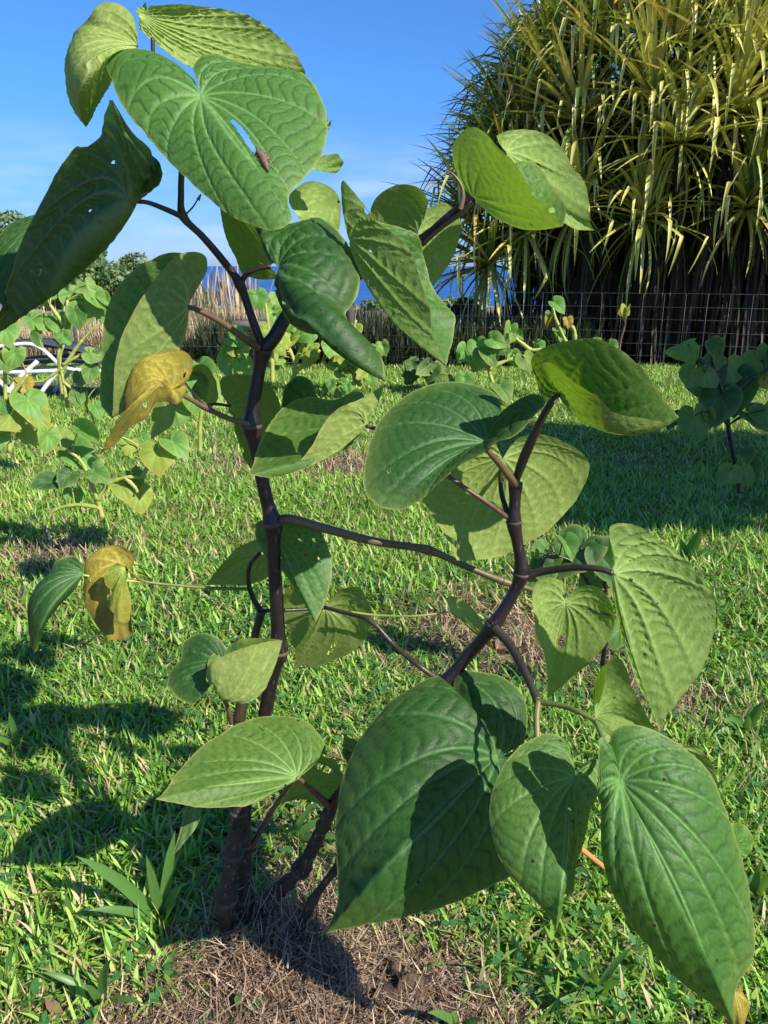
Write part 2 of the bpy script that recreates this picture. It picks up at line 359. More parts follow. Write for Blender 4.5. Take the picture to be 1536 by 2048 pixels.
def lawn():
    parts = []
    for (n, y0, y1, L0, L1, W0, W1, rows, wp) in (
        (95000, .55, 2.2, .03, .085, .003, .0095, (0, .35, .72, 1), (.8, 1, .75, 0)),
        (125000, 2.2, 4.6, .045, .105, .005, .0125, (0, .5, 1), (.9, 1, 0)),
        (135000, 4.6, 10.2, .05, .09, .007, .014, (0, .5, 1), (.9, 1, 0))):
        x, y = sample(n, y0, y1)
        d = bare(x, y); keep = rng.random(n) > d * 1.05
        clump = .5 + .5 * smooth_noise(x * 6, y * 6, 21); keep &= rng.random(n) < .55 + .6 * clump
        x, y, cl = x[keep], y[keep], clump[keep]; N = len(x)
        hd = rng.uniform(0, 2 * math.pi, N); tl = np.abs(rng.normal(.55, .38, N)); bd = rng.uniform(.1, 1.4, N)
        Ln = rng.uniform(L0, L1, N) * (.65 + .6 * cl); W = rng.uniform(W0, W1, N)
        parts.append(blades(np.stack([x, y, terr(x, y) - .004], 1), hd, tl, bd, Ln, W, rows, wp, rng.normal(0, .5, N)))
    V, Fc = jn(parts)
    o = mesh('lawn_grass', V, Fc, M_grass)
    tag(o, 'short bright green broad-bladed lawn grass', kind='stuff')
lawn()

# straw mulch: thin curved bits
def straw():
    parts = []
    n = 210000; x, y = sample(n, .5, 5.2); d = bare(x, y); keep = rng.random(n) < np.clip(d * 1.3, .035, 1) * np.clip(1.6 / y, .15, 1); x, y = x[keep], y[keep]; N = len(x)
    hump = .045 * np.exp(-(((x + .2) / .18) ** 2 + ((y - 1.08) / .14) ** 2))
    z = terr(x, y) + rng.uniform(.001, .022, N) + hump * rng.uniform(.3, 1.1, N)
    far = np.clip(y / 1.2, 1, 2.5)
    parts.append(blades(np.stack([x, y, z], 1), rng.uniform(0, 6.283, N), rng.uniform(1.2, 1.75, N), rng.normal(0, .9, N), rng.uniform(.015, .075, N) * far ** .5, rng.uniform(.0006, .0026, N) * far, (0, .35, .7, 1), (1, 1, .8, 0)))
    n = 26000; x = rng.normal(-.05, .34, n); y = rng.normal(.93, .17, n); k = (y > .5) & (rng.random(n) < np.clip(bare(x, y) * 1.3, 0, 1)); x, y = x[k], y[k]; N = len(x)
    hump = .03 * np.exp(-(((x + .2) / .16) ** 2 + ((y - 1.1) / .12) ** 2))
    z = terr(x, y) + rng.uniform(.001, .02, N) + hump * rng.uniform(.2, 1.1, N)
    parts.append(blades(np.stack([x, y, z], 1), rng.uniform(0, 6.283, N), rng.uniform(1.35, 1.75, N), rng.normal(0, .6, N), rng.uniform(.015, .075, N) * rng.uniform(.6, 1.2, N), rng.uniform(.0007, .0032, N), (0, .35, .7, 1), (1, 1, .8, 0)))
    V, Fc = jn(parts)
    o = mesh('straw_mulch', V, Fc, M_straw); tag(o, 'dry brown straw and clippings littered around the plant base', kind='stuff')
    n = 9000; x, y = sample(n, .5, 5); d = bare(x, y); keep = rng.random(n) < np.clip(d * 1.2, .02, 1); x, y = x[keep], y[keep]; N = len(x)
    V, Fc = blades(np.stack([x, y, terr(x, y) + rng.uniform(.004, .02, N)], 1), rng.uniform(0, 6.283, N), rng.uniform(1.1, 1.6, N), rng.normal(0, .8, N), rng.uniform(.012, .045, N), rng.uniform(.008, .022, N), (0, .3, .7, 1), (.3, 1, .8, 0))
    o = mesh('leaf_litter', V, Fc, M_dead); tag(o, 'crumbled brown dead leaf bits lying in the straw', kind='stuff')
straw()

def fibres():
    parts = []; n = 360
    for cx, cy in ((-.235, 1.13), (-.205, 1.14), (-.18, 1.12), (-.12, 1.1)):
        a = rng.uniform(0, 6.28, n // 4); N = len(a); rr = rng.uniform(.018, .035, N)
        p = np.stack([cx + rr * np.cos(a), cy + rr * np.sin(a), rng.uniform(.02, .16, N) ** 1.0], 1)
        parts.append(blades(p, a, rng.uniform(2.2, 3.2, N), rng.normal(-.3, 1.2, N), rng.uniform(.02, .08, N), rng.uniform(.0007, .002, N), (0, .35, .7, 1), (1, 1, .8, 0)))
    V, Fc = jn(parts); o = mesh('root_fibres', V, Fc, M_straw); tag(o, 'pale dry root fibres and grass bits clinging to the stem bases', kind='stuff')
fibres()

# small ground-cover weeds (round leaflets) among the grass
def cover():
    n = 12000; x, y = sample(n, .55, 3.0); k = rng.random(n) < .25 + .9 * np.clip(smooth_noise(x * 4, y * 4, 31), 0, 1); k &= bare(x, y) < .8
    x, y = x[k], y[k]; N = len(x); parts = []
    z = terr(x, y) + rng.uniform(.012, .04, N)
    for q in range(3):
        hd = rng.uniform(0, 6.283, N)
        parts.append(blades(np.stack([x, y, z], 1), hd, rng.uniform(1.0, 1.5, N), rng.uniform(-.2, .5, N), rng.uniform(.012, .024, N), rng.uniform(.008, .015, N), (0, .3, .7, 1), (.25, 1, .95, 0)))
    V, Fc = jn(parts); o = mesh('clover_cover', V, Fc, M_clover); tag(o, 'low round-leaved clover growing through the lawn', kind='stuff')
cover()

# ------------------------------------------------------------------ leaf builder for the main plant
PRIM = np.array([0, .13, .27, .43, .62, .82, 1.03])
LAST = {}
def leaf(parent, O, YO, A, T, B, g=(0, -.03), mid=None, vis='T', mat=None, bulge=.012, wave=.004, res=None, seed=0, gB=None, holes=(), quilt=1.0, label=None, z=0):
    rg = np.random.default_rng(seed + 100)
    O = np.array(O, float); 
    def ext(p): p = list(p); return p + [0.0] * (3 - len(p))
    A = [ext(p) for p in A]; B = [ext(p) for p in B]; T = ext(T)
    allp = np.array(A + [T] + B); size = max(np.ptp(allp[:, 0]), np.ptp(allp[:, 1]))
    if res is None: res = int(np.clip(size / 4.2, 22, 100))
    n = res; nr = max(12, int(res * .62))
    a = catmull(A + [T], n); bq = catmull([T] + B, n)
    bd = np.vstack([a, bq[1:]]); half = np.r_[np.zeros(n), np.ones(n - 1)]
    # small raggedness of the rim
    jit = rg.normal(0, 1, len(bd)); jit = np.convolve(jit, np.ones(5) / 5, 'same') * min(size * .006, 1.6)
    d = bd[:, :2] - O; dl = np.linalg.norm(d, axis=1)[:, None] + 1e-6; fade = np.clip(dl[:, 0] / (size * .25), 0, 1)
    bd[:, :2] += d / dl * (jit * fade)[:, None]
    g2 = np.array(gB if gB is not None else g)
    # gradient blends from half A to half B across the midrib
    side = half[:, None]; gg = np.array(g) * (1 - side) + g2 * side
    Yb = YO + (gg * (bd[:, :2] - O) / 100).sum(1) + bd[:, 2]
    yT = Yb[n - 1]
    corr = yT - (YO + (g2 * (np.array(T[:2]) - O) / 100).sum() + T[2])      # keep the two halves joined along the midrib
    pf = np.where(half > 0, np.clip(1 - np.arange(len(bd) - n + 1).repeat(1)[np.clip(np.arange(len(bd)) - n + 1, 0, None)] / (len(bd) - n), 0, 1), 0)
    Yb = Yb + corr * pf ** 1.5 * (half > 0)
    # angle parameter
    Bw = P(bd[:, 0], bd[:, 1], Yb); Ow = P(O[0], O[1], YO)
    rr = Bw - Ow; Rl = np.linalg.norm(rr, axis=1) + 1e-6; un = rr / Rl[:, None]
    da = np.arccos(np.clip((un[1:] * un[:-1]).sum(1), -1, 1)) + 1e-4 + .15 * np.linalg.norm(np.diff(Bw, axis=0), axis=1) / Rl.max()
    cs = np.r_[0, np.cumsum(da)]; psi = np.where(half == 0, 1 - cs / cs[n - 1], (cs - cs[n - 1]) / (cs[-1] - cs[n - 1]))
    psis = np.where(half == 0, -psi, psi)
    Mw = (Ow + Bw) / 2
    if mid is not None:
        mp_ = ext(mid); Ym = (YO + yT) / 2 + mp_[2]; dm = P(mp_[0], mp_[1], Ym) - (Ow + Bw[n - 1]) / 2
        w = np.clip(1 - psi / .75, 0, 1); w = w * w * (3 - 2 * w)
        Mw = Mw + w[:, None] * dm
    Cw = 2 * Mw - .5 * (Ow + Bw)
    r = np.linspace(0, 1, nr + 1)[1:]; r = r ** .92
    rc = r[:, None, None]
    V = (1 - rc) ** 2 * Ow + 2 * rc * (1 - rc) * Cw[None] + rc ** 2 * Bw[None]      # nr x m x 3
    m = V.shape[1]
    # veins
    R2 = r[:, None]; PS = np.broadcast_to(psi[None], (nr, m)); sg = np.broadcast_to(np.sign(psis + 1e-9)[None], (nr, m))
    Rm = Rl[None] * R2; Rsz = Rl.max()
    vein = np.zeros((nr, m)); rib = np.zeros((nr, m))
    curves = []
    for k, p0 in enumerate(PRIM):
        pk = p0 * (1 - (.62 if p0 < .35 else .34) * R2 ** 1.3) + .012 * np.sin(R2 * 5 + k)
        curves.append(pk)
        dist = np.abs(PS - pk) * math.pi * np.maximum(Rm * .8, 1e-4)
        wdt = Rsz * (.0085 if k == 0 else .0066) * (1 - .65 * R2) + .0003
        vein = np.maximum(vein, np.exp(-(dist / wdt) ** 2) * (1 - .55 * R2)); rib = np.maximum(rib, np.exp(-(dist / (wdt * 2.0)) ** 2) * (1 - .6 * R2))
    cu = np.stack([np.broadcast_to(c, (nr, m)) for c in curves])
    idx = np.clip((PS[None] >= cu).sum(0) - 1, 0, len(PRIM) - 2)
    lo = np.take_along_axis(cu, idx[None], 0)[0]; hi = np.take_along_axis(cu, idx[None] + 1, 0)[0]
    q = np.clip((PS - lo) / (hi - lo + 1e-6), 0, 1)
    sp = Rsz * .066 + .0015
    ph = Rm / sp - 1.1 * q + .55 * np.sin(math.pi * q) + idx * .37 + (sg > 0) * .5 + .25 * np.sin(PS * 23 + R2 * 9 + seed) + .05 * np.sin(PS * 61 + R2 * 31 + seed * 3) + .25 * rg.normal(0, 1, len(PRIM) * 2)[idx + (sg > 0) * len(PRIM)]
    fr = np.abs(ph - np.round(ph))
    v2 = np.exp(-(fr / .085) ** 2) * np.clip(R2 * 4 - .5, 0, 1) * .6
    ph3 = q * 3.2 + .4 * np.sin(ph * 6.28) + idx; fr3 = np.abs(ph3 - np.round(ph3)); v3 = np.exp(-(fr3 / .10) ** 2) * .22 * np.clip(R2 * 4 - 1, 0, 1)
    sec = np.clip(np.maximum(v2 * 1.5, v3 * 1.6), 0, 1); vein = np.clip(vein, 0, 1)
    pil = (np.abs(np.sin(math.pi * ph)) ** .55) * np.clip(R2 * 3.2 - .3, 0, 1) * np.clip(np.minimum(q, 1 - q) * 5 + .25, 0, 1)
    # normals of base grid
    dr = np.gradient(V, axis=0); dc = np.gradient(V, axis=1); N = np.cross(dr, dc); N /= np.linalg.norm(N, axis=2, keepdims=True) + 1e-12
    camp = np.array([0, 0, H]); view = camp - V
    s = (np.cross(dr, dc)[:, :n] * view[:, :n]).sum()
    toward = 1 if s > 0 else -1
    topdir = toward * (1 if vis == 'T' else -1)     # N*topdir points out of the upper leaf face
    prof = 4 * R2 * (1 - R2)
    disp = bulge * prof * (Rl[None] / .15) - rib * Rsz * .011 - sec * Rsz * .0035 * quilt + pil * Rsz * .0052 * quilt
    k1, k2 = rg.uniform(5, 9), rg.uniform(0, 6.28)
    disp = disp + wave * R2 ** 2 * np.sin(psis[None] * k1 + k2) + wave * .5 * R2 ** 3 * np.sin(psis[None] * 19 + k2)
    Ns = np.concatenate([N[:, :1].repeat(14, 1), N, N[:, -1:].repeat(14, 1)], 1); cs2 = np.cumsum(np.concatenate([np.zeros_like(Ns[:, :1]), Ns], 1), 1)
    Ns = (cs2[:, 29:] - cs2[:, :-29]) / 29; Ns /= np.linalg.norm(Ns, axis=2, keepdims=True) + 1e-9
    V = V + Ns * (topdir * disp)[..., None]
    rim = np.exp(-((1 - R2) * Rl[None] / .0016) ** 2) * .9 + .35 * np.clip((R2 - .72) / .28, 0, 1) ** 2 * (.4 + .6 * rg.random())
    rim = np.broadcast_to(np.clip(rim, 0, 1), (nr, m)).copy()
    spot = np.zeros((nr, m)); kill = np.zeros((nr, m), bool)
    px = O[0] + 0; 
    # project to source pixels for holes given in pixels
    rel = V - camp; dz = rel[..., 1] * CP - rel[..., 2] * SP
    U_ = 768 + rel[..., 0] / dz * F; V_ = 1024 - (rel[..., 1] * SP + rel[..., 2] * CP) / dz * F
    LAST.clear(); LAST.update(U=U_, V=V_, X=V, Nn=N * topdir)
    rnd = []
    if size > 170:
        for _ in range(int(rg.integers(0, 4))):
            a_, b_ = int(rg.integers(nr // 4, nr - 3)), int(rg.integers(4, m - 4)); rnd.append((U_[a_, b_], V_[a_, b_], rg.uniform(1.4, 2.6), 1))
    for (hx, hy, hr, hs) in list(holes) + rnd:
        dd = np.hypot(U_ - hx, (V_ - hy) * hs); kill |= dd < hr; spot = np.maximum(spot, (dd < hr * 1.25) * .8)
    verts = np.vstack([Ow[None], V.reshape(-1, 3)])
    i, j = np.meshgrid(np.arange(nr - 1), np.arange(m - 1), indexing='ij'); b0 = 1 + i * m + j
    Q = np.stack([b0, b0 + m, b0 + m + 1, b0 + 1], -1)
    ok = ~(kill[:-1, :-1] | kill[1:, 1:] | kill[1:, :-1] | kill[:-1, 1:]); Q = Q[ok]
    tri = [[0, 1 + k, 2 + k] for k in range(m - 1)]
    # winding: want face normal = N*topdir where N = dr x dc ; Q order (r, r+1, +c) gives dr x dc
    if topdir < 0: Q = Q[:, ::-1]; tri = [t[::-1] for t in tri]
    att = np.zeros((len(verts), 4)); att[0] = (1, 0, 0, 1); att[1:, 0] = vein.ravel(); att[1:, 1] = rim.ravel(); att[1:, 2] = spot.ravel(); att[:, 3] = 0; att[1:, 3] = sec.ravel()
    o = mesh('leaf', verts, Q.tolist() + tri, mat or M_leaf, parent, attr=att)
    if label: o['label'] = label
    return o
def stalk(parent, pts, r0, r1=None, mat=None, name='petiole', nodes=(), sides=10, n=None, label=None, sw=1.35):
    """pts: (px, py, Y); radii in source px at the two ends; nodes: indices of pts that swell."""
    pts = np.array(pts, float); n = n or max(14, int(len(pts) * 9))
    seg = catmull(np.c_[pts], n); C = P(seg[:, 0], seg[:, 1], seg[:, 2])
    r1 = r0 if r1 is None else r1
    rp = np.linspace(r0, r1, n)
    for k in nodes:
        dd = np.hypot(seg[:, 0] - pts[k, 0], seg[:, 1] - pts[k, 1]); rp = rp * (1 + (sw - 1) * np.exp(-(dd / (r0 * 1.3 + 4)) ** 2))
    if mat is M_bark: rp = rp * (1 + .10 * np.random.default_rng(int(r0 * 10 + n)).normal(0, 1, n))
    rad = rp * np.array([pxsize(c) for c in C])
    V, f = tube(C, rad, sides); o = mesh(name, V, f, mat or M_stem, parent)
    if label: o['label'] = label
    for k in nodes:   # leaf scar ring
        if 0 < k < len(pts) - 1 and r0 > 7:
            p = P(*pts[k]); i = int(np.argmin(np.linalg.norm(C - p, axis=1))); tdir = C[min(i + 1, n - 1)] - C[max(i - 1, 0)]; tdir /= np.linalg.norm(tdir)
            rr = rad[i] * 1.0
            ring = np.array([C[i] - tdir * rr * (.28 - .14 * q) for q in range(5)])
            V, f = tube(ring, np.array([.9, 1.05, 1.09, 1.05, .9]) * rr, 12); mesh('node_scar', V, f, M_scar, o) if False else mesh('node_scar', V, f, M_scar, parent)
    return o

# ------------------------------------------------------------------ main plant
base = G(np.array(500.), np.array(1890.))
kp = empty('kava_shrub', (base[0], base[1], 0))
tag(kp, 'tall kava shrub with dark purple jointed stems and large heart-shaped leaves in the foreground', 'shrub')
gY = lambda px, py: float(G(np.array(float(px)), np.array(float(py)))[1])
# stems
stalk(kp, [(492, 1905, gY(492, 1895)), (490, 1800, 1.14), (488, 1690, 1.14), (492, 1600, 1.14), (515, 1500, 1.13), (530, 1430, 1.12)], 14, 13, M_bark, 'stem', (1, 2), label='corky dark lower stem')
stalk(kp, [(530, 1430, 1.12), (543, 1360, 1.12), (556, 1300, 1.12), (553, 1200, 1.12), (548, 1120, 1.12), (545, 1048, 1.12), (531, 990, 1.12), (514, 910, 1.12), (503, 850, 1.12), (513, 770, 1.12), (526, 698, 1.12)], 14, 13, M_stem, 'stem', (2, 5, 8, 10), n=120, sides=16, sw=1.5)
stalk(kp, [(450, 1888, gY(450, 1880)), (452, 1795, 1.1), (466, 1705, 1.1), (478, 1620, 1.1), (478, 1520, 1.11), (478, 1440, 1.12)], 17, 12, M_bark, 'stem', (1, 2, 3), n=60, sides=14, label='corky stem base with pale scars', sw=1.3)
stalk(kp, [(478, 1440, 1.12), (492, 1365, 1.13), (508, 1280, 1.15), (523, 1222, 1.16)], 13, 7, M_stem2, 'stem', (1, 3), n=50)
stalk(kp, [(523, 1222, 1.16), (508, 1200, 1.16), (497, 1165, 1.16), (500, 1130, 1.16), (520, 1106, 1.16)], 6, 3.5, M_stem, 'petiole')
stalk(kp, [(497, 1178, 1.16), (440, 1177, 1.15), (370, 1172, 1.14), (290, 1163, 1.12), (262, 1145, 1.1), (240, 1128, 1.1)], 3.5, 2.5, M_pgr)
stalk(kp, [(290, 1163, 1.12), (230, 1160, 1.1), (165, 1150, 1.08)], 2.6, 2, M_pyl)
stalk(kp, [(523, 1222, 1.16), (580, 1220, 1.18), (650, 1216, 1.2)], 4, 3, M_stem)
stalk(kp, [(526, 698, 1.12), (505, 640, 1.12), (480, 570, 1.12), (445, 520, 1.11), (405, 473, 1.10), (366, 432, 1.10), (362, 380, 1.10), (362, 310, 1.09), (340, 240, 1.09), (310, 150, 1.09), (305, 75, 1.09)], 9, 4, M_stem2, 'stem', (2, 5), n=110, sides=12)
stalk(kp, [(526, 700, 1.12), (548, 675, 1.12), (580, 625, 1.13), (640, 590, 1.15), (720, 548, 1.16), (790, 515, 1.16), (845, 480, 1.15), (900, 430, 1.13), (950, 392, 1.12)], 15, 7, M_stem, 'stem', (6, 8), n=110, sides=14, sw=1.25)
stalk(kp, [(850, 484, 1.14), (890, 450, 1.12), (925, 425, 1.11), (945, 405, 1.11)], 4, 5, M_pet)
stalk(kp, [(920, 420, 1.12), (926, 395, 1.12), (922, 370, 1.12), (905, 348, 1.12), (888, 340, 1.12)], 6, 1.2, M_pet, 'leaf_sheath')
stalk(kp, [(518, 696, 1.11), (500, 685, 1.1), (440, 643, 1.07), (395, 620, 1.05), (374, 613, 1.04)], 8, 5, M_pet)
stalk(kp, [(366, 434, 1.10), (330, 418, 1.08), (295, 405, 1.06), (266, 403, 1.05)], 6, 4, M_stem2)
stalk(kp, [(370, 430, 1.10), (385, 415, 1.09), (396, 398, 1.09)], 2, 1.5, M_pgr)
stalk(kp, [(396, 400, 1.09), (399, 394, 1.09), (402, 388, 1.09)], 4, 1.5, M_pgr, 'bud')
stalk(kp, [(480, 572, 1.12), (492, 550, 1.12), (515, 537, 1.12), (540, 533, 1.12)], 6, 5, M_stem2)
stalk(kp, [(500, 848, 1.11), (460, 838, 1.1), (410, 815, 1.08), (370, 793, 1.06), (340, 780, 1.05)], 6, 4, M_pet, nodes=(2,))
stalk(kp, [(410, 812, 1.08), (385, 785, 1.1), (362, 755, 1.13)], 3, 2, M_stem2)
stalk(kp, [(410, 812, 1.08), (430, 808, 1.12), (460, 812, 1.2)], 3, 3, M_stem2)
stalk(kp, [(553, 1043, 1.12), (580, 1038, 1.12), (650, 1057, 1.13), (750, 1083, 1.15), (855, 1100, 1.18), (930, 1132, 1.2), (1005, 1162, 1.2), (1060, 1178, 1.2), (1120, 1203, 1.18), (1235, 1232, 1.14)], 10, 4, M_shoot, 'stem', (4, 6), n=90, label='long side shoot reaching right')
# stem B
stalk(kp, [(505, 1870, gY(505, 1865)), (545, 1795, 1.13), (602, 1738, 1.10), (640, 1665, 1.08), (665, 1610, 1.06)], 14, 13, M_bark, 'stem', (1, 2), n=50, sides=14, sw=1.25)
stalk(kp, [(665, 1610, 1.06), (760, 1500, 1.05), (888, 1368, 1.05), (935, 1312, 1.05), (985, 1253, 1.04), (1025, 1190, 1.04), (1043, 1145, 1.04), (1035, 1085, 1.04), (1028, 1045, 1.04), (1030, 1000, 1.04), (1031, 965, 1.04)], 14, 11, M_stem, 'stem', (2, 4, 6, 8, 10), n=120, sides=16)
stalk(kp, [(1031, 965, 1.04), (1045, 915, 1.03), (1070, 860, 1.02), (1100, 805, 1.0), (1119, 788, .99)], 8, 5, M_stem2)
stalk(kp, [(1035, 960, 1.05), (1060, 900, 1.03), (1085, 840, 1.02), (1105, 805, 1.0)], 5, 5, M_pet)
stalk(kp, [(1030, 968, 1.03), (1005, 935, 1.0), (985, 912, .98), (972, 897, .97)], 9, 5, M_pet)
stalk(kp, [(1022, 1040, 1.04), (975, 1006, 1.03), (910, 962, 1.03), (840, 910, 1.05), (780, 868, 1.06), (732, 852, 1.07)], 5, 4, M_pet)
stalk(kp, [(1020, 1040, 1.05), (1004, 990, 1.07), (1001, 950, 1.1), (1005, 918, 1.12)], 6, 4, M_stem)
stalk(kp, [(1045, 1155, 1.04), (1085, 1143, 1.03), (1150, 1135, 1.0), (1200, 1138, .98), (1226, 1147, .97)], 9, 6, M_stem2)
stalk(kp, [(988, 1255, 1.03), (1020, 1290, 1.0), (1050, 1345, .96), (1076, 1402, .92)], 10, 7, M_stem2, 'stem', (3,))
stalk(kp, [(1078, 1403, .92), (1125, 1412, .9), (1160, 1425, .88), (1190, 1440, .87)], 6, 5, M_pgr)
stalk(kp, [(1076, 1402, .92), (1073, 1440, .9), (1080, 1500, .87), (1120, 1545, .84), (1152, 1556, .82)], 7, 5, M_pgr)
stalk(kp, [(1190, 1440, .87), (1215, 1500, .83), (1232, 1545, .78), (1244, 1567, .75)], 5, 5, M_pgr)
stalk(kp, [(884, 1364, 1.05), (840, 1333, 1.05), (790, 1292, 1.08), (742, 1242, 1.1), (700, 1228, 1.14), (650, 1215, 1.18)], 6, 4, M_stem2, nodes=(3,))
stalk(kp, [(700, 1224, 1.16), (760, 1231, 1.15), (830, 1232, 1.13), (897, 1224, 1.12)], 2.5, 2, M_pyl)
stalk(kp, [(665, 1618, 1.06), (635, 1590, 1.04), (605, 1563, 1.0), (594, 1555, .98)], 8, 4, M_pet)
stalk(kp, [(900, 1370, 1.05), (960, 1440, 1.02), (995, 1516, .99)], 6, 5, M_pgr)
stalk(kp, [(588, 1895, gY(588, 1890)), (622, 1808, 1.08), (672, 1738, 1.06), (750, 1650, 1.05)], 9, 9, M_bark, 'stem', (1,))
stalk(kp, [(500, 1700, 1.14), (545, 1620, 1.15), (600, 1540, 1.16)], 6, 4, M_pet)
stalk(kp, [(485, 1930, gY(485, 1912)), (487, 1890, 1.09), (490, 1850, 1.1)], 9, 7, M_pgr, 'shoot')
stalk(kp, [(462, 1445, 1.1), (455, 1415, 1.08), (440, 1380, 1.05), (432, 1366, 1.03)], 5, 4, M_pet)
stalk(kp, [(1140, 1680, .95), (1180, 1712, .95), (1215, 1740, .96)], 6, 5, stem_mat('orange_dry_stalk', (.42, .2, .05), (.5, .28, .09), .6))

def lf(*a, **k): return leaf(kp, *a, **k)
# L1 top-left folded
lf((276, 93), 1.06, [(275, 62), (264, 30), (236, 9), (203, 6, .0), (176, 32, .0), (152, 75, .03), (138, 140, .05), (150, 210, .03)], (171, 257), [(190, 235), (222, 178), (238, 130, .02), (262, 108)], g=(.02, .02), vis='U', mat=M_young, mid=(176, 150, -.06), seed=1, bulge=-.01)
# L3 behind, underside lit
lf((276, 30), 1.12, [(300, 14), (350, 9), (420, 9), (475, 22), (525, 47), (570, 85), (597, 122)], (614, 158), [(560, 160), (480, 152), (410, 142), (350, 118), (310, 88), (281, 58)], g=(.03, -.01), vis='U', mat=M_young, seed=2, bulge=.02, quilt=1.6)
# sliver of another leaf
lf((290, 25), 1.16, [(276, 30), (272, 22)], (290, -2), [(294, 12), (296, 24)], vis='U', mat=M_young, seed=3)
# L2 main top leaf
lf((402, 190), 1.00, [(384, 150), (350, 122), (300, 100), (255, 98), (212, 117), (228, 172), (252, 225), (300, 280), (350, 335), (400, 380), (450, 419), (500, 444), (550, 454)], (586, 436), [(577, 405), (580, 386), (602, 368), (632, 333), (651, 290), (653, 240), (636, 190), (602, 147), (525, 127), (465, 115), (425, 105), (400, 113), (384, 138)], g=(.0, -.040), gB=(.02, -.036), vis='T', mat=M_toplf, mid=(490, 322, -.005), seed=4, bulge=.014, quilt=.8, res=170,
   holes=((465, 243, 3.5, 1), (470, 247, 4, 1), (475, 252, 4.5, 1), (480, 258, 5, 1), (484, 264, 5.5, 1), (488, 270, 5.5, 1), (492, 277, 5.5, 1), (496, 284, 5, 1), (500, 290, 4.5, 1), (504, 296, 4, 1), (508, 302, 3.5, 1)))
TOPLEAF = dict(LAST)
# L4 big left leaf, underside
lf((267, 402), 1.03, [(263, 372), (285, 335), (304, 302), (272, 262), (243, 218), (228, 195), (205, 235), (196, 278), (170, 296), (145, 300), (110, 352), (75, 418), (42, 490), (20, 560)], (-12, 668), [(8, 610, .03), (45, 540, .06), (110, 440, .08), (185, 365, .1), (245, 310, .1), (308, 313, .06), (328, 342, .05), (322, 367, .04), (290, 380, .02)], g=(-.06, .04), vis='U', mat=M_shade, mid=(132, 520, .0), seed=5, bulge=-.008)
lf((98, 420), 1.32, [(78, 432), (60, 470), (48, 520), (40, 590)], (-20, 668), [(-60, 600), (-45, 520), (20, 450)], g=(.02, -.02), vis='T', mat=M_deep, seed=52)
# L5
lf((374, 613), 1.03, [(383, 586), (410, 550), (415, 530), (410, 512), (386, 503), (352, 512), (322, 545), (290, 585), (258, 640), (242, 680), (230, 735), (226, 800)], (224, 836), [(207, 810, .05), (205, 755, .06), (207, 680, .07), (216, 622, .08), (240, 568, .08), (269, 532, .07), (314, 511, .06), (356, 505, .05), (395, 520, .04), (400, 560, .03)], g=(.02, .0), vis='U', mat=M_leaf, mid=(330, 735, .0), seed=6, bulge=-.005)
# L6 yellow
lf((338, 780), 1.0, [(358, 775), (378, 757), (386, 723), (368, 703), (341, 702), (299, 714), (269, 735), (254, 762), (250, 800), (248, 848), (226, 878)], (194, 910), [(225, 898), (246, 880), (262, 861), (293, 840), (311, 809), (338, 805), (359, 801), (374, 772), (360, 776)], g=(.01, -.01), vis='U', mat=M_yell, mid=(268, 805, -.01), seed=7, bulge=-.004, wave=.005, label='yellow spotted dying leaf',
   holes=((290, 808, 4, 1), (283, 812, 2, 1)))
# L8 behind L7
lf((540, 532), 1.17, [(556, 556), (530, 561), (505, 552), (488, 547), (466, 502), (445, 455)], (431, 400), [(480, 395), (540, 420), (565, 460), (570, 505)], g=(-.05, .03), vis='U', mat=M_leaf, seed=8)
# L9
lf((593, 427), 1.16, [(577, 405), (579, 389), (604, 368), (630, 360), (656, 369), (674, 386), (682, 412)], (676, 460), [(650, 470), (620, 460), (600, 440)], g=(.03, -.01), vis='U', mat=M_young, seed=9, quilt=2.5, bulge=.02)
lf((622, 338), 1.12, [(634, 318), (652, 309), (675, 310)], (687, 327), [(676, 343), (655, 345), (630, 342)], g=(.02, -.01), vis='U', mat=M_young, seed=10, quilt=2)
lf((640, 255), 1.1, [(648, 240), (654, 238)], (664, 246), [(656, 256), (648, 262)], vis='U', mat=M_young, seed=11)
# L7 centre blue-green
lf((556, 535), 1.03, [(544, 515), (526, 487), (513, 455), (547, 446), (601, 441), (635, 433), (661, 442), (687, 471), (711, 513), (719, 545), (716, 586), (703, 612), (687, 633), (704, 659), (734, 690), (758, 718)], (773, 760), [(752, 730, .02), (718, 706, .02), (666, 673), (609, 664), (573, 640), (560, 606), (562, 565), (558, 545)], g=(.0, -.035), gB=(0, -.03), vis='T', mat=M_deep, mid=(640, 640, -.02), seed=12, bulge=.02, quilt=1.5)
# L11
lf((836, 466), 1.18, [(858, 415), (886, 406), (910, 422), (920, 454), (910, 510), (880, 556), (850, 590)], (801, 619), [(779, 610), (761, 573), (745, 500), (739, 428), (759, 391), (799, 369), (835, 375), (856, 402)], g=(.03, .0), gB=(-.05, .01), vis='U', mat=M_leaf, seed=13, bulge=.012, quilt=1.3, label='leaf with pale right lobe')
# L10
lf((700, 480), 1.03, [(688, 440), (681, 400), (684, 360), (719, 402), (745, 434), (775, 458), (811, 486), (831, 530), (846, 577), (858, 617), (862, 669)], (884, 738), [(904, 686, .05), (911, 634, .07), (894, 610, .08), (870, 577, .08), (850, 514, .08), (831, 474, .07), (775, 452, .06), (720, 430, .04)], g=(-.035, .012), gB=(.0,.0), vis='U', mat=M_leaf, mid=(775, 612, .0), seed=14, bulge=-.006)
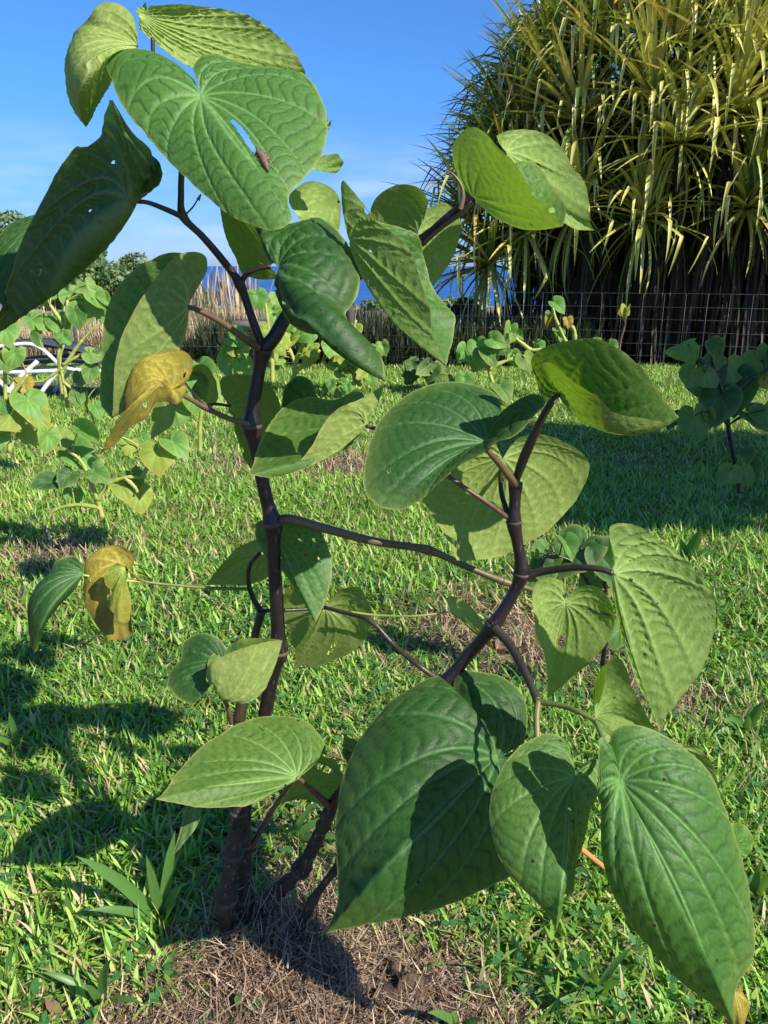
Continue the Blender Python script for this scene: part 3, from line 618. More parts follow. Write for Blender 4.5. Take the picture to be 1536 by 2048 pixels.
# L14 then L12
lf((1012, 305), 1.16, [(991, 272), (1021, 260), (1057, 256), (1097, 271), (1128, 303), (1144, 335), (1164, 363), (1173, 400), (1177, 440)], (1190, 461), [(1156, 457), (1120, 440), (1070, 410), (1025, 350)], g=(.03, -.01), vis='U', mat=M_young, seed=15, bulge=.015, quilt=1.3)
lf((948, 395), 1.1, [(930, 378), (912, 345), (904, 299), (918, 268), (942, 258), (970, 266), (997, 287), (1029, 323), (1053, 359), (1069, 392), (1094, 418), (1108, 440)], (1116, 463), [(1127, 450, .04), (1131, 408, .06), (1113, 378, .07), (1093, 350, .07), (1069, 331, .07), (1037, 329, .06), (1000, 350, .05), (965, 385, .02)], g=(-.05, .03), gB=(-.02,.0), vis='U', mat=M_young, mid=(1030, 448, .02), seed=16, bulge=-.005)
# L34, L33
lf((458, 812), 1.2, [(440, 790), (441, 757), (479, 749), (521, 754), (552, 780), (563, 822), (545, 870), (520, 905)], (502, 945), [(484, 900), (469, 850), (458, 822)], g=(-.04, .02), vis='U', mat=M_leaf, seed=17)
lf((610, 830), 1.2, [(562, 817), (568, 775), (594, 752), (625, 765)], (634, 800), [(630, 830)], g=(0, -.03), vis='T', mat=M_deep, seed=18)
# small curled ones behind
lf((400, 770), 1.15, [(378, 745), (395, 728), (420, 735), (432, 760)], (436, 800), [(420, 812), (400, 800)], g=(0, .04), vis='U', mat=M_young, seed=19, quilt=1.5)
lf((395, 760), 1.14, [(370, 765), (365, 745), (385, 730), (405, 742), (418, 765)], (410, 800), [(390, 800), (380, 780)], g=(0, -.04), vis='T', mat=M_leaf, seed=20)
lf((330, 812), 1.2, [(345, 805), (350, 815), (345, 850)], (300, 880), [(300, 840), (310, 815)], g=(0, -.02), vis='U', mat=M_young, seed=21)
# L32
lf((732, 851), 1.05, [(750, 820), (762, 795), (767, 772), (745, 783), (715, 800), (678, 815), (648, 848), (622, 895), (590, 935), (550, 962)], (499, 957), [(510, 915, .05), (524, 878, .07), (547, 832, .08), (578, 801, .09), (620, 793, .09), (667, 798, .08), (698, 786, .07), (722, 791, .05), (728, 820, .03)], g=(.02, -.01), gB=(0,-.02), vis='U', mat=M_leaf, mid=(655, 895, .01), seed=22, bulge=-.006)
# L17
lf((1005, 917), 1.10, [(1037, 873), (1081, 868), (1130, 884), (1168, 911), (1177, 944), (1157, 998), (1108, 1053), (1059, 1085), (1005, 1113), (961, 1118)], (912, 1119), [(896, 1080), (858, 1020), (845, 980), (870, 930), (930, 890), (985, 870)], g=(.01, .0), vis='U', mat=M_leaf, seed=23, bulge=.014, quilt=1.3, holes=((915, 1092, 3, 1), (908, 1080, 2, 1), (1005, 960, 2, 1)))
# L15
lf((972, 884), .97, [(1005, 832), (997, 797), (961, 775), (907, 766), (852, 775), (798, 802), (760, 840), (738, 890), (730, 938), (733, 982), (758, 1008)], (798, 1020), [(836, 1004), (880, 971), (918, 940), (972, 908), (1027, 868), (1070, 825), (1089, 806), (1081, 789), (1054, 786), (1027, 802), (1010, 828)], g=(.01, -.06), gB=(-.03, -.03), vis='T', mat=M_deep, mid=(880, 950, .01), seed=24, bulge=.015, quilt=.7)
# L16
lf((1119, 788), 1.0, [(1090, 815, .0), (1070, 760), (1066, 712), (1095, 689), (1148, 677), (1190, 677), (1231, 693), (1264, 718), (1298, 755), (1328, 795)], (1360, 829), [(1335, 841, -.03), (1285, 838, -.05), (1231, 827, -.06), (1198, 805, -.07), (1169, 776, -.08), (1132, 747, -.08), (1110, 727, -.08), (1086, 721, -.07), (1074, 743, -.06), (1095, 765, -.04)], g=(-.025, .05), gB=(-.02, .045), vis='T', mat=M_leaf, mid=(1235, 852, -.01), seed=25, bulge=-.006)
# L19
lf((1131, 1207), 1.16, [(1135, 1184), (1128, 1168), (1105, 1156), (1079, 1159), (1066, 1180), (1065, 1229), (1073, 1268), (1087, 1307), (1094, 1350)], (1095, 1398), [(1141, 1358), (1184, 1323), (1215, 1284), (1228, 1245), (1223, 1205), (1204, 1178), (1172, 1168), (1148, 1178), (1137, 1190)], g=(.02, .0), gB=(-.02, 0), vis='U', mat=M_young, seed=26, bulge=.012, holes=((1123, 1283, 5, .5),), label='yellow-green leaf hanging with folded lower half')
# L18
lf((1226, 1148), .98, [(1230, 1102), (1217, 1054), (1244, 1046), (1277, 1053), (1326, 1085), (1370, 1118), (1402, 1156), (1428, 1194), (1430, 1254), (1408, 1325), (1364, 1385), (1330, 1430)], (1316, 1456), [(1299, 1412), (1272, 1358), (1250, 1292), (1234, 1227), (1226, 1175)], g=(.02, .005), vis='U', mat=M_young, seed=27, bulge=.012, quilt=1.5, holes=((1262, 1160, 3, 1), (1290, 1312, 2.5, 1)))
# L20
lf((1190, 1436), .88, [(1196, 1400), (1206, 1362), (1210, 1330), (1232, 1313), (1252, 1334), (1263, 1366), (1283, 1409)], (1314, 1470), [(1270, 1475), (1216, 1488), (1192, 1463)], g=(.02, .01), vis='U', mat=M_leaf, seed=28, bulge=.03)
# L28..L31
lf((521, 1108), 1.17, [(540, 1085), (516, 1080), (479, 1093), (443, 1129)], (408, 1173), [(453, 1173), (500, 1170), (540, 1150), (545, 1115)], g=(-.04, .02), vis='U', mat=M_leaf, seed=29)
lf((548, 1062), 1.15, [(530, 1036), (512, 1048), (513, 1082), (532, 1114), (568, 1146), (599, 1194)], (630, 1244), [(651, 1199), (664, 1150), (659, 1103), (641, 1061), (615, 1040), (568, 1033)], g=(.0, -.045), vis='T', mat=M_leaf, seed=30, bulge=.012, holes=((628, 1080, 1.6, 1), (640, 1120, 1.6, 1)))
lf((650, 1215), 1.2, [(622, 1190), (587, 1177), (566, 1190), (566, 1228), (583, 1270), (594, 1304)], (587, 1343), [(608, 1329), (621, 1338), (663, 1325), (701, 1308), (731, 1279), (740, 1253), (744, 1219), (731, 1194), (718, 1175), (689, 1177), (660, 1196)], g=(-.03, .02), vis='U', mat=M_leaf, mid=(625, 1285, -.02), seed=31, holes=((661, 1305, 3, 1), (668, 1290, 2, 1)))
lf((900, 1222), 1.12, [(891, 1195), (909, 1192), (934, 1207), (958, 1232)], (990, 1305), [(964, 1275), (938, 1253), (909, 1232)], g=(.0, -.02), vis='U', mat=M_byel, seed=32)
# left low drooping pair
lf((168, 1148), 1.06, [(165, 1125), (150, 1111), (125, 1118), (95, 1145), (65, 1190), (52, 1235)], (68, 1303), [(85, 1245, .02), (110, 1210, .02), (145, 1175, .01)], g=(.0, -.02), vis='T', mat=M_deep, seed=33, mid=(95, 1215, -.02))
lf((240, 1128), 1.09, [(262, 1140), (270, 1115), (255, 1096), (220, 1090), (185, 1105), (168, 1130), (166, 1165), (170, 1200), (190, 1235)], (222, 1278), [(245, 1282), (263, 1265), (264, 1225), (255, 1180)], g=(.0, -.01), vis='U', mat=M_yell, seed=34, mid=(215, 1205, -.01), bulge=.005, label='yellow leaf hanging at the left', holes=((180, 1160, 2, 1), (215, 1195, 2, 1)))
lf((250, 1135), 1.05, [(235, 1125), (215, 1140), (210, 1165), (222, 1185)], (212, 1210), [(225, 1222), (245, 1245), (258, 1240), (262, 1190)], g=(.0, -.01), vis='T', mat=M_byel, seed=35)
# L26, L27
lf((442, 1325), 1.06, [(455, 1298), (432, 1273), (396, 1267), (366, 1284), (360, 1318), (338, 1345)], (336, 1372), [(354, 1395), (385, 1407), (410, 1385), (430, 1360)], g=(.0, -.04), vis='T', mat=M_deep, seed=36, bulge=.016)
lf((432, 1366), 1.02, [(420, 1368), (411, 1356), (418, 1330), (448, 1310), (492, 1292), (530, 1284)], (571, 1283), [(530, 1277, .03), (484, 1279, .05), (448, 1295, .06), (420, 1320, .05), (414, 1350, .02)], g=(.02, .02), vis='U', mat=M_young, mid=(505, 1395, -.01), seed=37, bulge=-.006, quilt=1.6)
# L36/37 olive leaves behind
lf((690, 1560), 1.09, [(670, 1520), (620, 1512), (590, 1560)], (560, 1610), [(610, 1600), (660, 1615), (700, 1610)], g=(.0, -.02), vis='U', mat=M_leaf, seed=38, holes=((655, 1540, 6, 1), (640, 1532, 4, 1)))
lf((730, 1500), 1.05, [(715, 1480), (690, 1472)], (685, 1490), [(700, 1502), (720, 1510)], g=(0, -.02), vis='T', mat=M_leaf, seed=39)
lf((735, 1520), 1.07, [(715, 1500), (690, 1495), (684, 1505)], (690, 1520), [(700, 1535), (725, 1535)], g=(0, -.02), vis='T', mat=M_deep, seed=40)
lf((385, 1600), 1.05, [(398, 1620), (396, 1650)], (345, 1712), [(360, 1660), (365, 1620)], g=(0, -.01), vis='U', mat=M_deep, seed=41)
# L25
lf((594, 1553), .98, [(635, 1520), (651, 1500), (641, 1474), (615, 1449), (573, 1433), (531, 1430), (484, 1444), (443, 1465), (396, 1501), (354, 1548), (328, 1588)], (311, 1602), [(365, 1611), (417, 1615), (479, 1609), (521, 1596), (573, 1567), (612, 1542), (635, 1522)], g=(.02, -.075), vis='T', mat=M_leaf, mid=(460, 1580, .0), seed=42, bulge=.012, quilt=.6)
# L24, yellow pieces behind L23
lf((1345, 1500), .86, [(1360, 1490), (1395, 1497), (1420, 1520), (1434, 1560)], (1436, 1600), [(1410, 1610), (1370, 1570)], g=(0, .0), vis='U', mat=M_leaf, seed=43, quilt=1.5)
lf((1465, 1690), .95, [(1465, 1650), (1490, 1650), (1505, 1680)], (1500, 1712), [(1480, 1725), (1465, 1715)], g=(0, -.02), vis='T', mat=M_bleaf, seed=44)
lf((1490, 1840), .85, [(1500, 1825), (1511, 1860), (1510, 1900)], (1500, 1950), [(1485, 1930), (1480, 1870)], g=(0, -.02), vis='T', mat=M_yell, seed=45, label='bright yellow leaf edge')
lf((1470, 1985), .8, [(1480, 1960), (1490, 1990), (1500, 2015)], (1478, 2060), [(1455, 2050), (1455, 2010)], g=(0, -.02), vis='T', mat=M_yell, seed=46, label='orange yellow leaf behind the large leaf tip')
# L21
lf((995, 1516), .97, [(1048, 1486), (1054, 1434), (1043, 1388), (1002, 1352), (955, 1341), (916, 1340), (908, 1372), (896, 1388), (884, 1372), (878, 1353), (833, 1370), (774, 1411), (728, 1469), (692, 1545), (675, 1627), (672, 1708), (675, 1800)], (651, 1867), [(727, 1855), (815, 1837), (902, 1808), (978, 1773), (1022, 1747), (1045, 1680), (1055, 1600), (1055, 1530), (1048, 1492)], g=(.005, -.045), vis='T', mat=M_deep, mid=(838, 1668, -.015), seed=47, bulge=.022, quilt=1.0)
# L22
lf((1152, 1554), .81, [(1143, 1506), (1124, 1475), (1089, 1469), (1048, 1487), (1007, 1533), (984, 1586), (978, 1633), (990, 1691), (1013, 1743), (1048, 1784), (1083, 1819), (1107, 1848)], (1112, 1869), [(1124, 1825), (1121, 1792), (1143, 1784), (1147, 1732), (1163, 1685), (1177, 1627), (1194, 1575), (1197, 1518), (1170, 1526), (1156, 1545)], g=(.01, -.045), vis='T', mat=M_leaf, mid=(1115, 1720, -.02), seed=48, bulge=.014, quilt=.8)
# L23
lf((1244, 1565), .72, [(1222, 1492), (1198, 1476), (1196, 1563), (1203, 1650), (1218, 1767), (1253, 1843), (1311, 1918), (1369, 1977), (1425, 2015)], (1474, 2060), [(1473, 1990), (1503, 1918), (1507, 1872), (1496, 1784), (1480, 1708), (1447, 1615), (1416, 1551), (1369, 1498), (1311, 1463), (1264, 1450), (1232, 1462), (1222, 1487)], g=(.005, -.022), vis='T', mat=M_leaf, mid=(1345, 1800, -.012), seed=49, bulge=.016, quilt=.7)

# insect on the top leaf
it = empty('leaf_insect', P(530., 325., .905)); tag(it, 'small reddish brown insect clinging to the torn slit of the top leaf', 'insect')
def on_leaf(px, py, lift):
    d = np.hypot(TOPLEAF['U'] - px, TOPLEAF['V'] - py); k = np.unravel_index(np.argmin(d), d.shape); return TOPLEAF['X'][k] + TOPLEAF['Nn'][k] * lift
c = np.array([on_leaf(514, 302, .002), on_leaf(522, 316, .003), on_leaf(530, 331, .0035), on_leaf(537, 346, .002)])
c = catmull(c, 12); V, f = tube(c, np.array([.0012, .003, .0042, .0048, .005, .005, .005, .0048, .0042, .0035, .0025, .0012]) * .9, 8); mesh('body', V, f, M_hop, it)
for s in (0, 1, 2):
    for sd in (-1, 1):
        q = c[3 + s * 2]; V, f = tube([q, q + np.array([.008 * sd, -.001, .002]), q + np.array([.011 * sd, .002, -.006])], .0005, 5); mesh('leg', V, f, M_hop, it)

# ------------------------------------------------------------------ small leaf variants for background plants
def small_leaf(fold, curl, seed, ragged=0):
    rg = np.random.default_rng(seed); n = 15; nr = 6
    th = np.linspace(math.pi * .97, -math.pi * .97, n * 2 - 1)       # angle from tip direction
    a = np.abs(th) / math.pi
    Rr = np.interp(a, [0, .06, .15, .3, .5, .7, .85, .97], [1.0, .86, .76, .68, .62, .58, .48, .26])
    if ragged: Rr = Rr * (1 - ragged * rg.random(len(Rr)))
    r = np.linspace(0, 1, nr + 1)[1:]
    X = np.sin(th)[None] * Rr[None] * r[:, None]; Yv = -np.cos(th)[None] * Rr[None] * r[:, None]
    Z = fold * np.abs(X) * 1.0 - curl * Yv ** 2 + .12 * np.sin(r * math.pi)[:, None] * .6 + .04 * np.sin(th * 5 + seed)[None] * r[:, None] ** 2
    cs = math.cos(math.atan(fold)); X = X * cs
    V = np.vstack([[0, 0, 0], np.stack([X, Yv, Z], -1).reshape(-1, 3)]); m = len(th)
    i, j = np.meshgrid(np.arange(nr - 1), np.arange(m - 1), indexing='ij'); b0 = 1 + i * m + j
    Q = np.stack([b0, b0 + 1, b0 + m + 1, b0 + m], -1).reshape(-1, 4)[:, ::-1]
    tri = [[0, 2 + k, 1 + k][::-1] for k in range(m - 1)]
    # ensure +Z is the top
    pk = np.zeros(m)
    for p0 in (0, .14, .3, .5, .75): pk = np.maximum(pk, np.exp(-((a - p0) / .02) ** 2))
    att = np.zeros((len(V), 4)); att[1:, 0] = (np.broadcast_to(pk, (nr, m)) * (1 - .5 * r[:, None])).ravel() * .6
    att[1:, 1] = np.broadcast_to(np.clip(r[:, None] - .8, 0, 1) * 3, (nr, m)).ravel(); att[:, 3] = 0
    return V, Q.tolist() + tri, att
SL = []
for k, (fo, cu, rag) in enumerate([(.15, .15, 0), (.45, .25, 0), (.8, .35, 0), (-.25, .5, 0), (.3, .1, .25), (1.3, .3, 0)]):
    V, Fq, att = small_leaf(fo, cu, k, rag)
    v = V; n0 = np.cross(v[Fq[0][1]] - v[Fq[0][0]], v[Fq[0][2]] - v[Fq[0][1]])
    if n0[2] < 0: Fq = [q[::-1] for q in Fq]
    SL.append({m.name: mesh('leaf', V, Fq, m, attr=att, link=False) for m in (M_bleaf, M_byel, M_leaf, M_deep, M_yell)})
VIEW = np.array([0, 0, H])
def put_leaf(parent, px, py, Y, size, rot, var=0, mat=M_bleaf, up=.6, under=False, yaw=0.):
    """size = px of leaf length; rot = degrees, 0 tip straight down, + tip to the right."""
    p = P(float(px), float(py), Y); s = size * pxsize(p) / 1.25
    v = VIEW - p; v /= np.linalg.norm(v)
    n = v + np.array([yaw, 0, up]); n /= np.linalg.norm(n)
    t = np.array([math.sin(R(rot)), 0, -math.cos(R(rot))]); t = t - n * t.dot(n); t /= np.linalg.norm(t)
    if under: n = -n
    Yax = -t; Xax = np.cross(Yax, n)
    mt = Matrix(((Xax[0], Yax[0], n[0], 0), (Xax[1], Yax[1], n[1], 0), (Xax[2], Yax[2], n[2], 0), (0, 0, 0, 1)))
    o = bpy.data.objects.new('leaf', SL[var][mat.name]); COL.objects.link(o); o.parent = parent
    loc = Vector(tuple(p)) - parent.location
    o.matrix_local = Matrix.Translation(loc) @ mt @ Matrix.Scale(s, 4)
    return o, p
def bgplant(label, Y, stems, leaves, mats=(M_bleaf, M_bleaf, M_byel), smat=M_pyl, seed=0, cat='shrub', group='smaller kava plants across the lawn', rpx=5, ls=1.0):
    rg = np.random.default_rng(seed)
    b = stems[0][0]; bp = P(float(b[0]), float(b[1]), Y)
    e = empty('kava_plant', (bp[0], bp[1], 0)); tag(e, label, cat, group)
    allc = []
    for st in stems:
        pts = np.array([(x, y, Y + (q[0] if q else 0)) for x, y, *q in st], float); n = max(10, len(pts) * 6)
        sg = catmull(pts, n); C = P(sg[:, 0], sg[:, 1], sg[:, 2])
        if C[0, 2] < .12: C[0, 2] = -.01
        rad = np.linspace(rpx, rpx * .6, n) * np.array([pxsize(c) for c in C]); k = np.arange(n); rad = rad * (1 + .25 * (k % 6 == 0))
        V, f = tube(C, rad, 7); mesh('stem', V, f, smat, e); allc.append(C)
    allc = np.vstack(allc)
    for q in leaves:
        px, py, size, rot = q[:4]; var = q[4] if len(q) > 4 else int(rg.integers(0, 3)); mi = q[5] if len(q) > 5 else int(rg.integers(0, len(mats))); und = q[6] if len(q) > 6 else rg.random() < .2
        yy = Y + rg.uniform(-.12, .12) * (Y / 5)
        o, p = put_leaf(e, px, py, yy, size * ls, rot, var, mats[mi], rg.uniform(.1, .9), und, rg.uniform(-.3, .5))
        i = int(np.argmin(np.linalg.norm(allc - (p + np.array([0, 0, -.05])), axis=1))); a = allc[i]
        midp = (a + p) / 2 + np.array([0, 0, .02]); V, f = tube(catmull([a, midp, p], 8), rpx * .3 * pxsize(p), 5, False)
        mesh('petiole', V, f, smat if rg.random() < .7 else M_pgr, e)
    return e
def rl(seed, cx, cy, rx, ry, n, s0, s1, vars_=(0, 1, 2, 3, 4), mi=None):
    rg = np.random.default_rng(seed); out = []
    for k in range(n):
        a = rg.uniform(0, 6.28); q = math.sqrt(rg.random()); rot = rg.uniform(-70, 70)
        out.append((cx + rx * q * math.cos(a), cy + ry * q * math.sin(a), rg.uniform(s0, s1), rot, int(rg.choice(vars_))) + ((mi,) if mi is not None else ()))
    return out
Ms = (M_bleaf, M_leaf, M_byel, M_deep, M_yell)
# left upper plant
bgplant('kava plant with pale green leaves against dry grass, upper left', 5.2, [[(128, 800), (122, 760), (118, 700), (128, 660), (135, 600)], [(122, 745), (150, 700), (165, 680)], [(128, 650), (100, 610)]],
  [(140, 590, 62, 20, 0, 0), (105, 575, 50, -30, 0, 0), (185, 590, 55, 50, 1, 0), (172, 568, 48, 20, 1, 0, True), (165, 600, 70, 15, 0, 0), (205, 595, 40, 40, 2, 0), (150, 625, 55, 10, 1, 1), (88, 590, 45, -40, 1, 0), (95, 640, 55, -30, 1, 0), (62, 640, 52, 30, 1, 0), (115, 640, 62, 20, 0, 0), (78, 670, 45, 5, 5, 0, True), (125, 670, 50, 40, 4, 0), (215, 640, 34, 20, 1, 0), (195, 620, 40, 30, 1, 0)], Ms, seed=1, ls=.82)
# far-left plant at frame edge
bgplant('kava plant cut by the left photo edge in front of the lounger', 4.3, [[(20, 905), (15, 840), (10, 770), (12, 700)], [(14, 800), (40, 770), (55, 750)], [(16, 860), (60, 850), (80, 830)]],
  [(10, 655, 75, 10, 0, 0), (30, 705, 60, -20, 1, 0), (5, 710, 60, 5, 0, 1), (48, 765, 60, 0, 4, 4), (55, 800, 90, 10, 0, 0), (5, 800, 60, 10, 0, 1), (20, 830, 80, -30, 1, 2, True), (70, 830, 65, 35, 1, 2), (50, 870, 60, 50, 4, 2), (0, 870, 50, 0, 0, 0)], Ms, seed=2, ls=.8)
bgplant('thin kava plant with knobbly yellow-green stem behind the lounger frame', 4.9, [[(135, 815), (128, 770), (120, 720), (128, 690)], [(128, 765), (170, 800), (190, 850)], [(125, 730), (180, 700), (200, 698)], [(125, 735), (90, 760), (60, 765)]],
  [(180, 705, 50, 80, 1, 0), (205, 700, 45, 40, 0, 3), (215, 735, 42, 0, 4, 2), (180, 740, 45, -20, 1, 1), (160, 750, 40, 0, 1, 3), (170, 800, 45, 10, 5, 1), (190, 815, 42, 10, 1, 0), (155, 790, 40, -10, 0, 1), (205, 770, 38, 20, 5, 2)], Ms, seed=3, ls=.85, rpx=3.5)
# low yellowing plant at left middle
bgplant('low sprawling kava plant with yellow-rimmed heart leaves on the lawn at left', 2.95, [[(205, 1035), (195, 1000), (180, 960), (160, 920), (120, 890)], [(195, 1000), (215, 970), (250, 955), (285, 955)], [(200, 1015), (150, 1010), (110, 1020), (95, 1040)], [(285, 955), (300, 920), (310, 890)], [(250, 955), (270, 975), (275, 985)]],
  [(318, 900, 78, 5, 0, 2), (275, 985, 58, 0, 0, 2), (260, 885, 36, -25, 0, 2), (283, 878, 36, 30, 0, 0), (150, 905, 70, 40, 1, 0), (345, 885, 60, 30, 1, 0), (240, 970, 55, 10, 1, 2), (140, 950, 45, -30, 0, 3), (120, 870, 55, 10, 1, 1, True), (95, 870, 50, -20, 1, 0), (145, 985, 40, -5, 0, 0), (190, 945, 55, 50, 4, 1), (100, 965, 50, -60, 1, 3), (265, 950, 50, 20, 4, 1), (230, 870, 45, 70, 2, 0), (160, 860, 60, 60, 5, 0)], Ms, seed=4)
# fence plants
bgplant('leafy kava plant in front of the grey rail fence', 7.6, [[(585, 765), (590, 730), (575, 690), (560, 650)], [(588, 740), (600, 700), (615, 670)], [(590, 745), (640, 700)]], rl(5, 575, 690, 60, 45, 20, 26, 48), (M_bleaf, M_byel), seed=5)
bgplant('pale kava plant low by the fence left of the stem', 7.4, [[(475, 765), (470, 735), (462, 700)]], [(465, 675, 50, 80, 1, 0), (455, 700, 30, 0, 0, 0), (465, 715, 60, -15, 5, 0), (480, 725, 48, 30, 1, 0)] + rl(6, 480, 700, 22, 25, 8, 24, 36), (M_bleaf, M_byel), seed=6)
bgplant('kava plant behind the top leaves against the sea', 7.0, [[(545, 765), (543, 700), (535, 640), (530, 600)]], [(515, 590, 40, 10, 0, 0), (540, 600, 52, 25, 0, 0), (500, 590, 26, -20, 0, 1), (548, 625, 40, 20, 1, 0)] + rl(16, 540, 690, 18, 40, 8, 26, 36), (M_bleaf, M_byel), seed=16)
bgplant('bright kava plant with ragged yellowing leaves at the dark fence', 7.5, [[(715, 780), (705, 735), (700, 690), (712, 640)], [(705, 735), (660, 735), (645, 720)], [(707, 740), (735, 710), (755, 690)]], [(712, 655, 30, 0, 0, 1), (660, 690, 38, -10, 0, 0), (665, 700, 40, 10, 4, 1), (690, 720, 52, 0, 4, 1), (730, 735, 45, 20, 4, 0), (755, 695, 38, 10, 4, 0), (765, 690, 30, 20, 1, 0)] + rl(7, 705, 725, 50, 40, 24, 22, 42), (M_bleaf, M_byel), seed=7)
bgplant('dark green low kava seedlings at the foot of the bright ragged plant', 7.3, [[(700, 800), (690, 775), (680, 760)], [(700, 795), (720, 775)]], rl(17, 690, 775, 50, 16, 22, 16, 28), (M_leaf, M_bleaf), seed=17)
bgplant('kava plant with forked yellow-green stem before the dark pandanus', 6.9, [[(1000, 800), (985, 765), (978, 735), (985, 715)], [(978, 735), (950, 740), (930, 750)], [(978, 738), (1010, 722), (1040, 715)], [(978, 730), (970, 700), (972, 685)]],
  [(930, 700, 40, -30, 1, 0), (955, 690, 45, 20, 1, 0), (965, 710, 42, 0, 0, 0), (975, 705, 45, 20, 1, 1), (985, 680, 40, 60, 1, 0), (1050, 715, 42, 15, 0, 1), (930, 755, 40, 0, 0, 0), (1000, 775, 50, 20, 1, 1), (905, 760, 30, -10, 1, 1), (1025, 710, 34, 20, 1, 0), (945, 720, 32, 10, 1, 0), (1015, 700, 26, -60, 1, 1)], (M_bleaf, M_leaf), seed=8)
bgplant('kava plant with withered yellow tips rising before the pandanus trunks', 7.0, [[(1165, 800), (1150, 720), (1130, 680), (1112, 640), (1105, 615)], [(1150, 690), (1148, 660), (1135, 645)], [(1060, 700), (1030, 676), (1020, 670)], [(1100, 700), (1060, 700)]],
  [(1110, 607, 36, 40, 1, 0), (1100, 628, 20, 0, 2, 1), (1135, 640, 28, 10, 4, 4), (1098, 640, 24, -10, 5, 4), (1115, 665, 30, 0, 1, 0), (1075, 690, 30, 20, 1, 0), (1020, 655, 34, -20, 2, 0), (1018, 672, 30, 10, 1, 1), (1035, 668, 22, 40, 2, 0), (1190, 690, 34, 60, 1, 0), (1220, 690, 30, 30, 1, 1)], (M_bleaf, M_leaf, M_byel, M_deep, M_yell), seed=9)
bgplant('single withered kava shoot with one yellow leaf against the dark fence', 6.8, [[(1230, 790), (1240, 690), (1250, 650), (1250, 625)]], [(1253, 622, 30, 0, 5, 0), (1249, 620, 26, -10, 1, 1)], (M_byel, M_yell), smat=M_pet, seed=10, rpx=3)
# right plant
bgplant('dark green kava plant at the right edge before the wire fence', 4.6, [[(1470, 925), (1458, 860), (1450, 800), (1430, 740), (1420, 700)], [(1458, 850), (1440, 830)], [(1450, 800), (1500, 760), (1536, 740)], [(1435, 750), (1400, 720), (1375, 700)]],
  [(1375, 690, 60, -75, 2, 0), (1425, 690, 45, 30, 1, 3), (1390, 740, 60, -15, 1, 1, True), (1410, 745, 58, 15, 1, 1, True), (1395, 765, 52, 5, 0, 1, True), (1440, 790, 85, -5, 0, 3), (1470, 760, 95, 5, 1, 3), (1455, 730, 70, 10, 1, 1), (1520, 720, 70, 15, 0, 1), (1500, 830, 60, 30, 1, 1), (1530, 820, 60, 10, 0, 1), (1390, 830, 70, 10, 1, 1, True), (1380, 700, 40, 20, 1, 0), (1410, 830, 40, 20, 5, 2), (1425, 715, 50, -30, 1, 3), (1530, 760, 30, 10, 4, 4), (1535, 700, 40, 0, 0, 1), (1345, 830, 40, -10, 0, 3)], Ms, smat=M_stem2, seed=11)
bgplant('small shaded kava seedling on the lawn below the right plant', 3.6, [[(1480, 985), (1475, 950), (1478, 935)]], [(1460, 940, 55, -10, 1, 1, True), (1485, 940, 50, 20, 1, 1, True), (1500, 930, 45, 30, 0, 3), (1492, 905, 35, 10, 1, 3)], Ms, smat=M_stem2, seed=12)
# plant right behind main
bgplant('bluish green kava seedling partly hidden behind the right branch', 1.9, [[(1205, 1330), (1212, 1260), (1212, 1180), (1195, 1120)], [(1212, 1220), (1150, 1130), (1110, 1110)]],
  [(1165, 1090, 105, -20, 0, 3), (1200, 1110, 90, 30, 1, 3), (1095, 1105, 70, -10, 1, 1), (1085, 1130, 60, 20, 0, 3), (1240, 1260, 60, -10, 0, 1), (1130, 1085, 50, 10, 2, 0), (1070, 1150, 50, -30, 1, 1), (1190, 1160, 80, 10, 1, 3)], Ms, smat=M_stem, seed=13)
bgplant('dark shaded kava seedling at the foot of the dark fence', 7.6, [[(860, 770), (850, 740), (845, 715)]], rl(18, 850, 735, 35, 22, 10, 30, 48), (M_deep,), smat=M_stem2, seed=18)
bgplant('small kava plant behind the yellow leaf with pale curled leaves', 2.2, [[(400, 905), (400, 850), (405, 800), (398, 760)]], [(375, 740, 55, -10, 1, 0), (400, 735, 60, 10, 1, 1), (420, 770, 65, 20, 2, 0, True), (385, 785, 60, 0, 1, 0), (330, 800, 70, -10, 2, 1, True), (350, 820, 60, 20, 1, 0, True)], Ms, seed=14)

# ------------------------------------------------------------------ foreground weeds
def tuft(px, py, specs, label, mat=M_weed, wscale=1):
    p = G(np.array(float(px)), np.array(float(py))); e = empty('grass_tuft', (p[0], p[1], 0)); tag(e, label, 'grass tuft', 'broad grass tufts in the foreground')
    for (dx, dy, wd) in specs:     # tip offset in px, width px
        s = pxsize(p); tip = p + np.array([dx * s, -.02 + rng.uniform(-.05, .02), max(-dy * s, .01)]); n = 9
        t = np.linspace(0, 1, n)[:, None]
        mid = (p + tip) / 2 + np.array([-(dx * s) * .12, 0, abs(dx * s) * .22 + .005])
        C = (1 - t) ** 2 * p + 2 * t * (1 - t) * mid + t ** 2 * tip
        T = np.gradient(C, axis=0); v = VIEW - C; sd = np.cross(T, v + np.array([rng.uniform(-.4, .4), 0, rng.uniform(0, .6)])); sd /= np.linalg.norm(sd, axis=1)[:, None]
        w = wd * s / 2 * wscale * np.interp(t[:, 0], [0, .15, .4, .75, 1], [.45, .8, 1, .75, .02])
        up = np.cross(sd, T); up /= np.linalg.norm(up, axis=1)[:, None]
        Lf = C - sd * w[:, None] + up * w[:, None] * .35; Rt = C + sd * w[:, None] + up * w[:, None] * .35
        V = np.stack([Lf, C, Rt], 1).reshape(-1, 3)
        f = []
        for i in range(n - 1):
            f += [[3 * i, 3 * i + 1, 3 * i + 4, 3 * i + 3], [3 * i + 1, 3 * i + 2, 3 * i + 5, 3 * i + 4]]
        mesh('blade', V, f, mat, e)
    return e
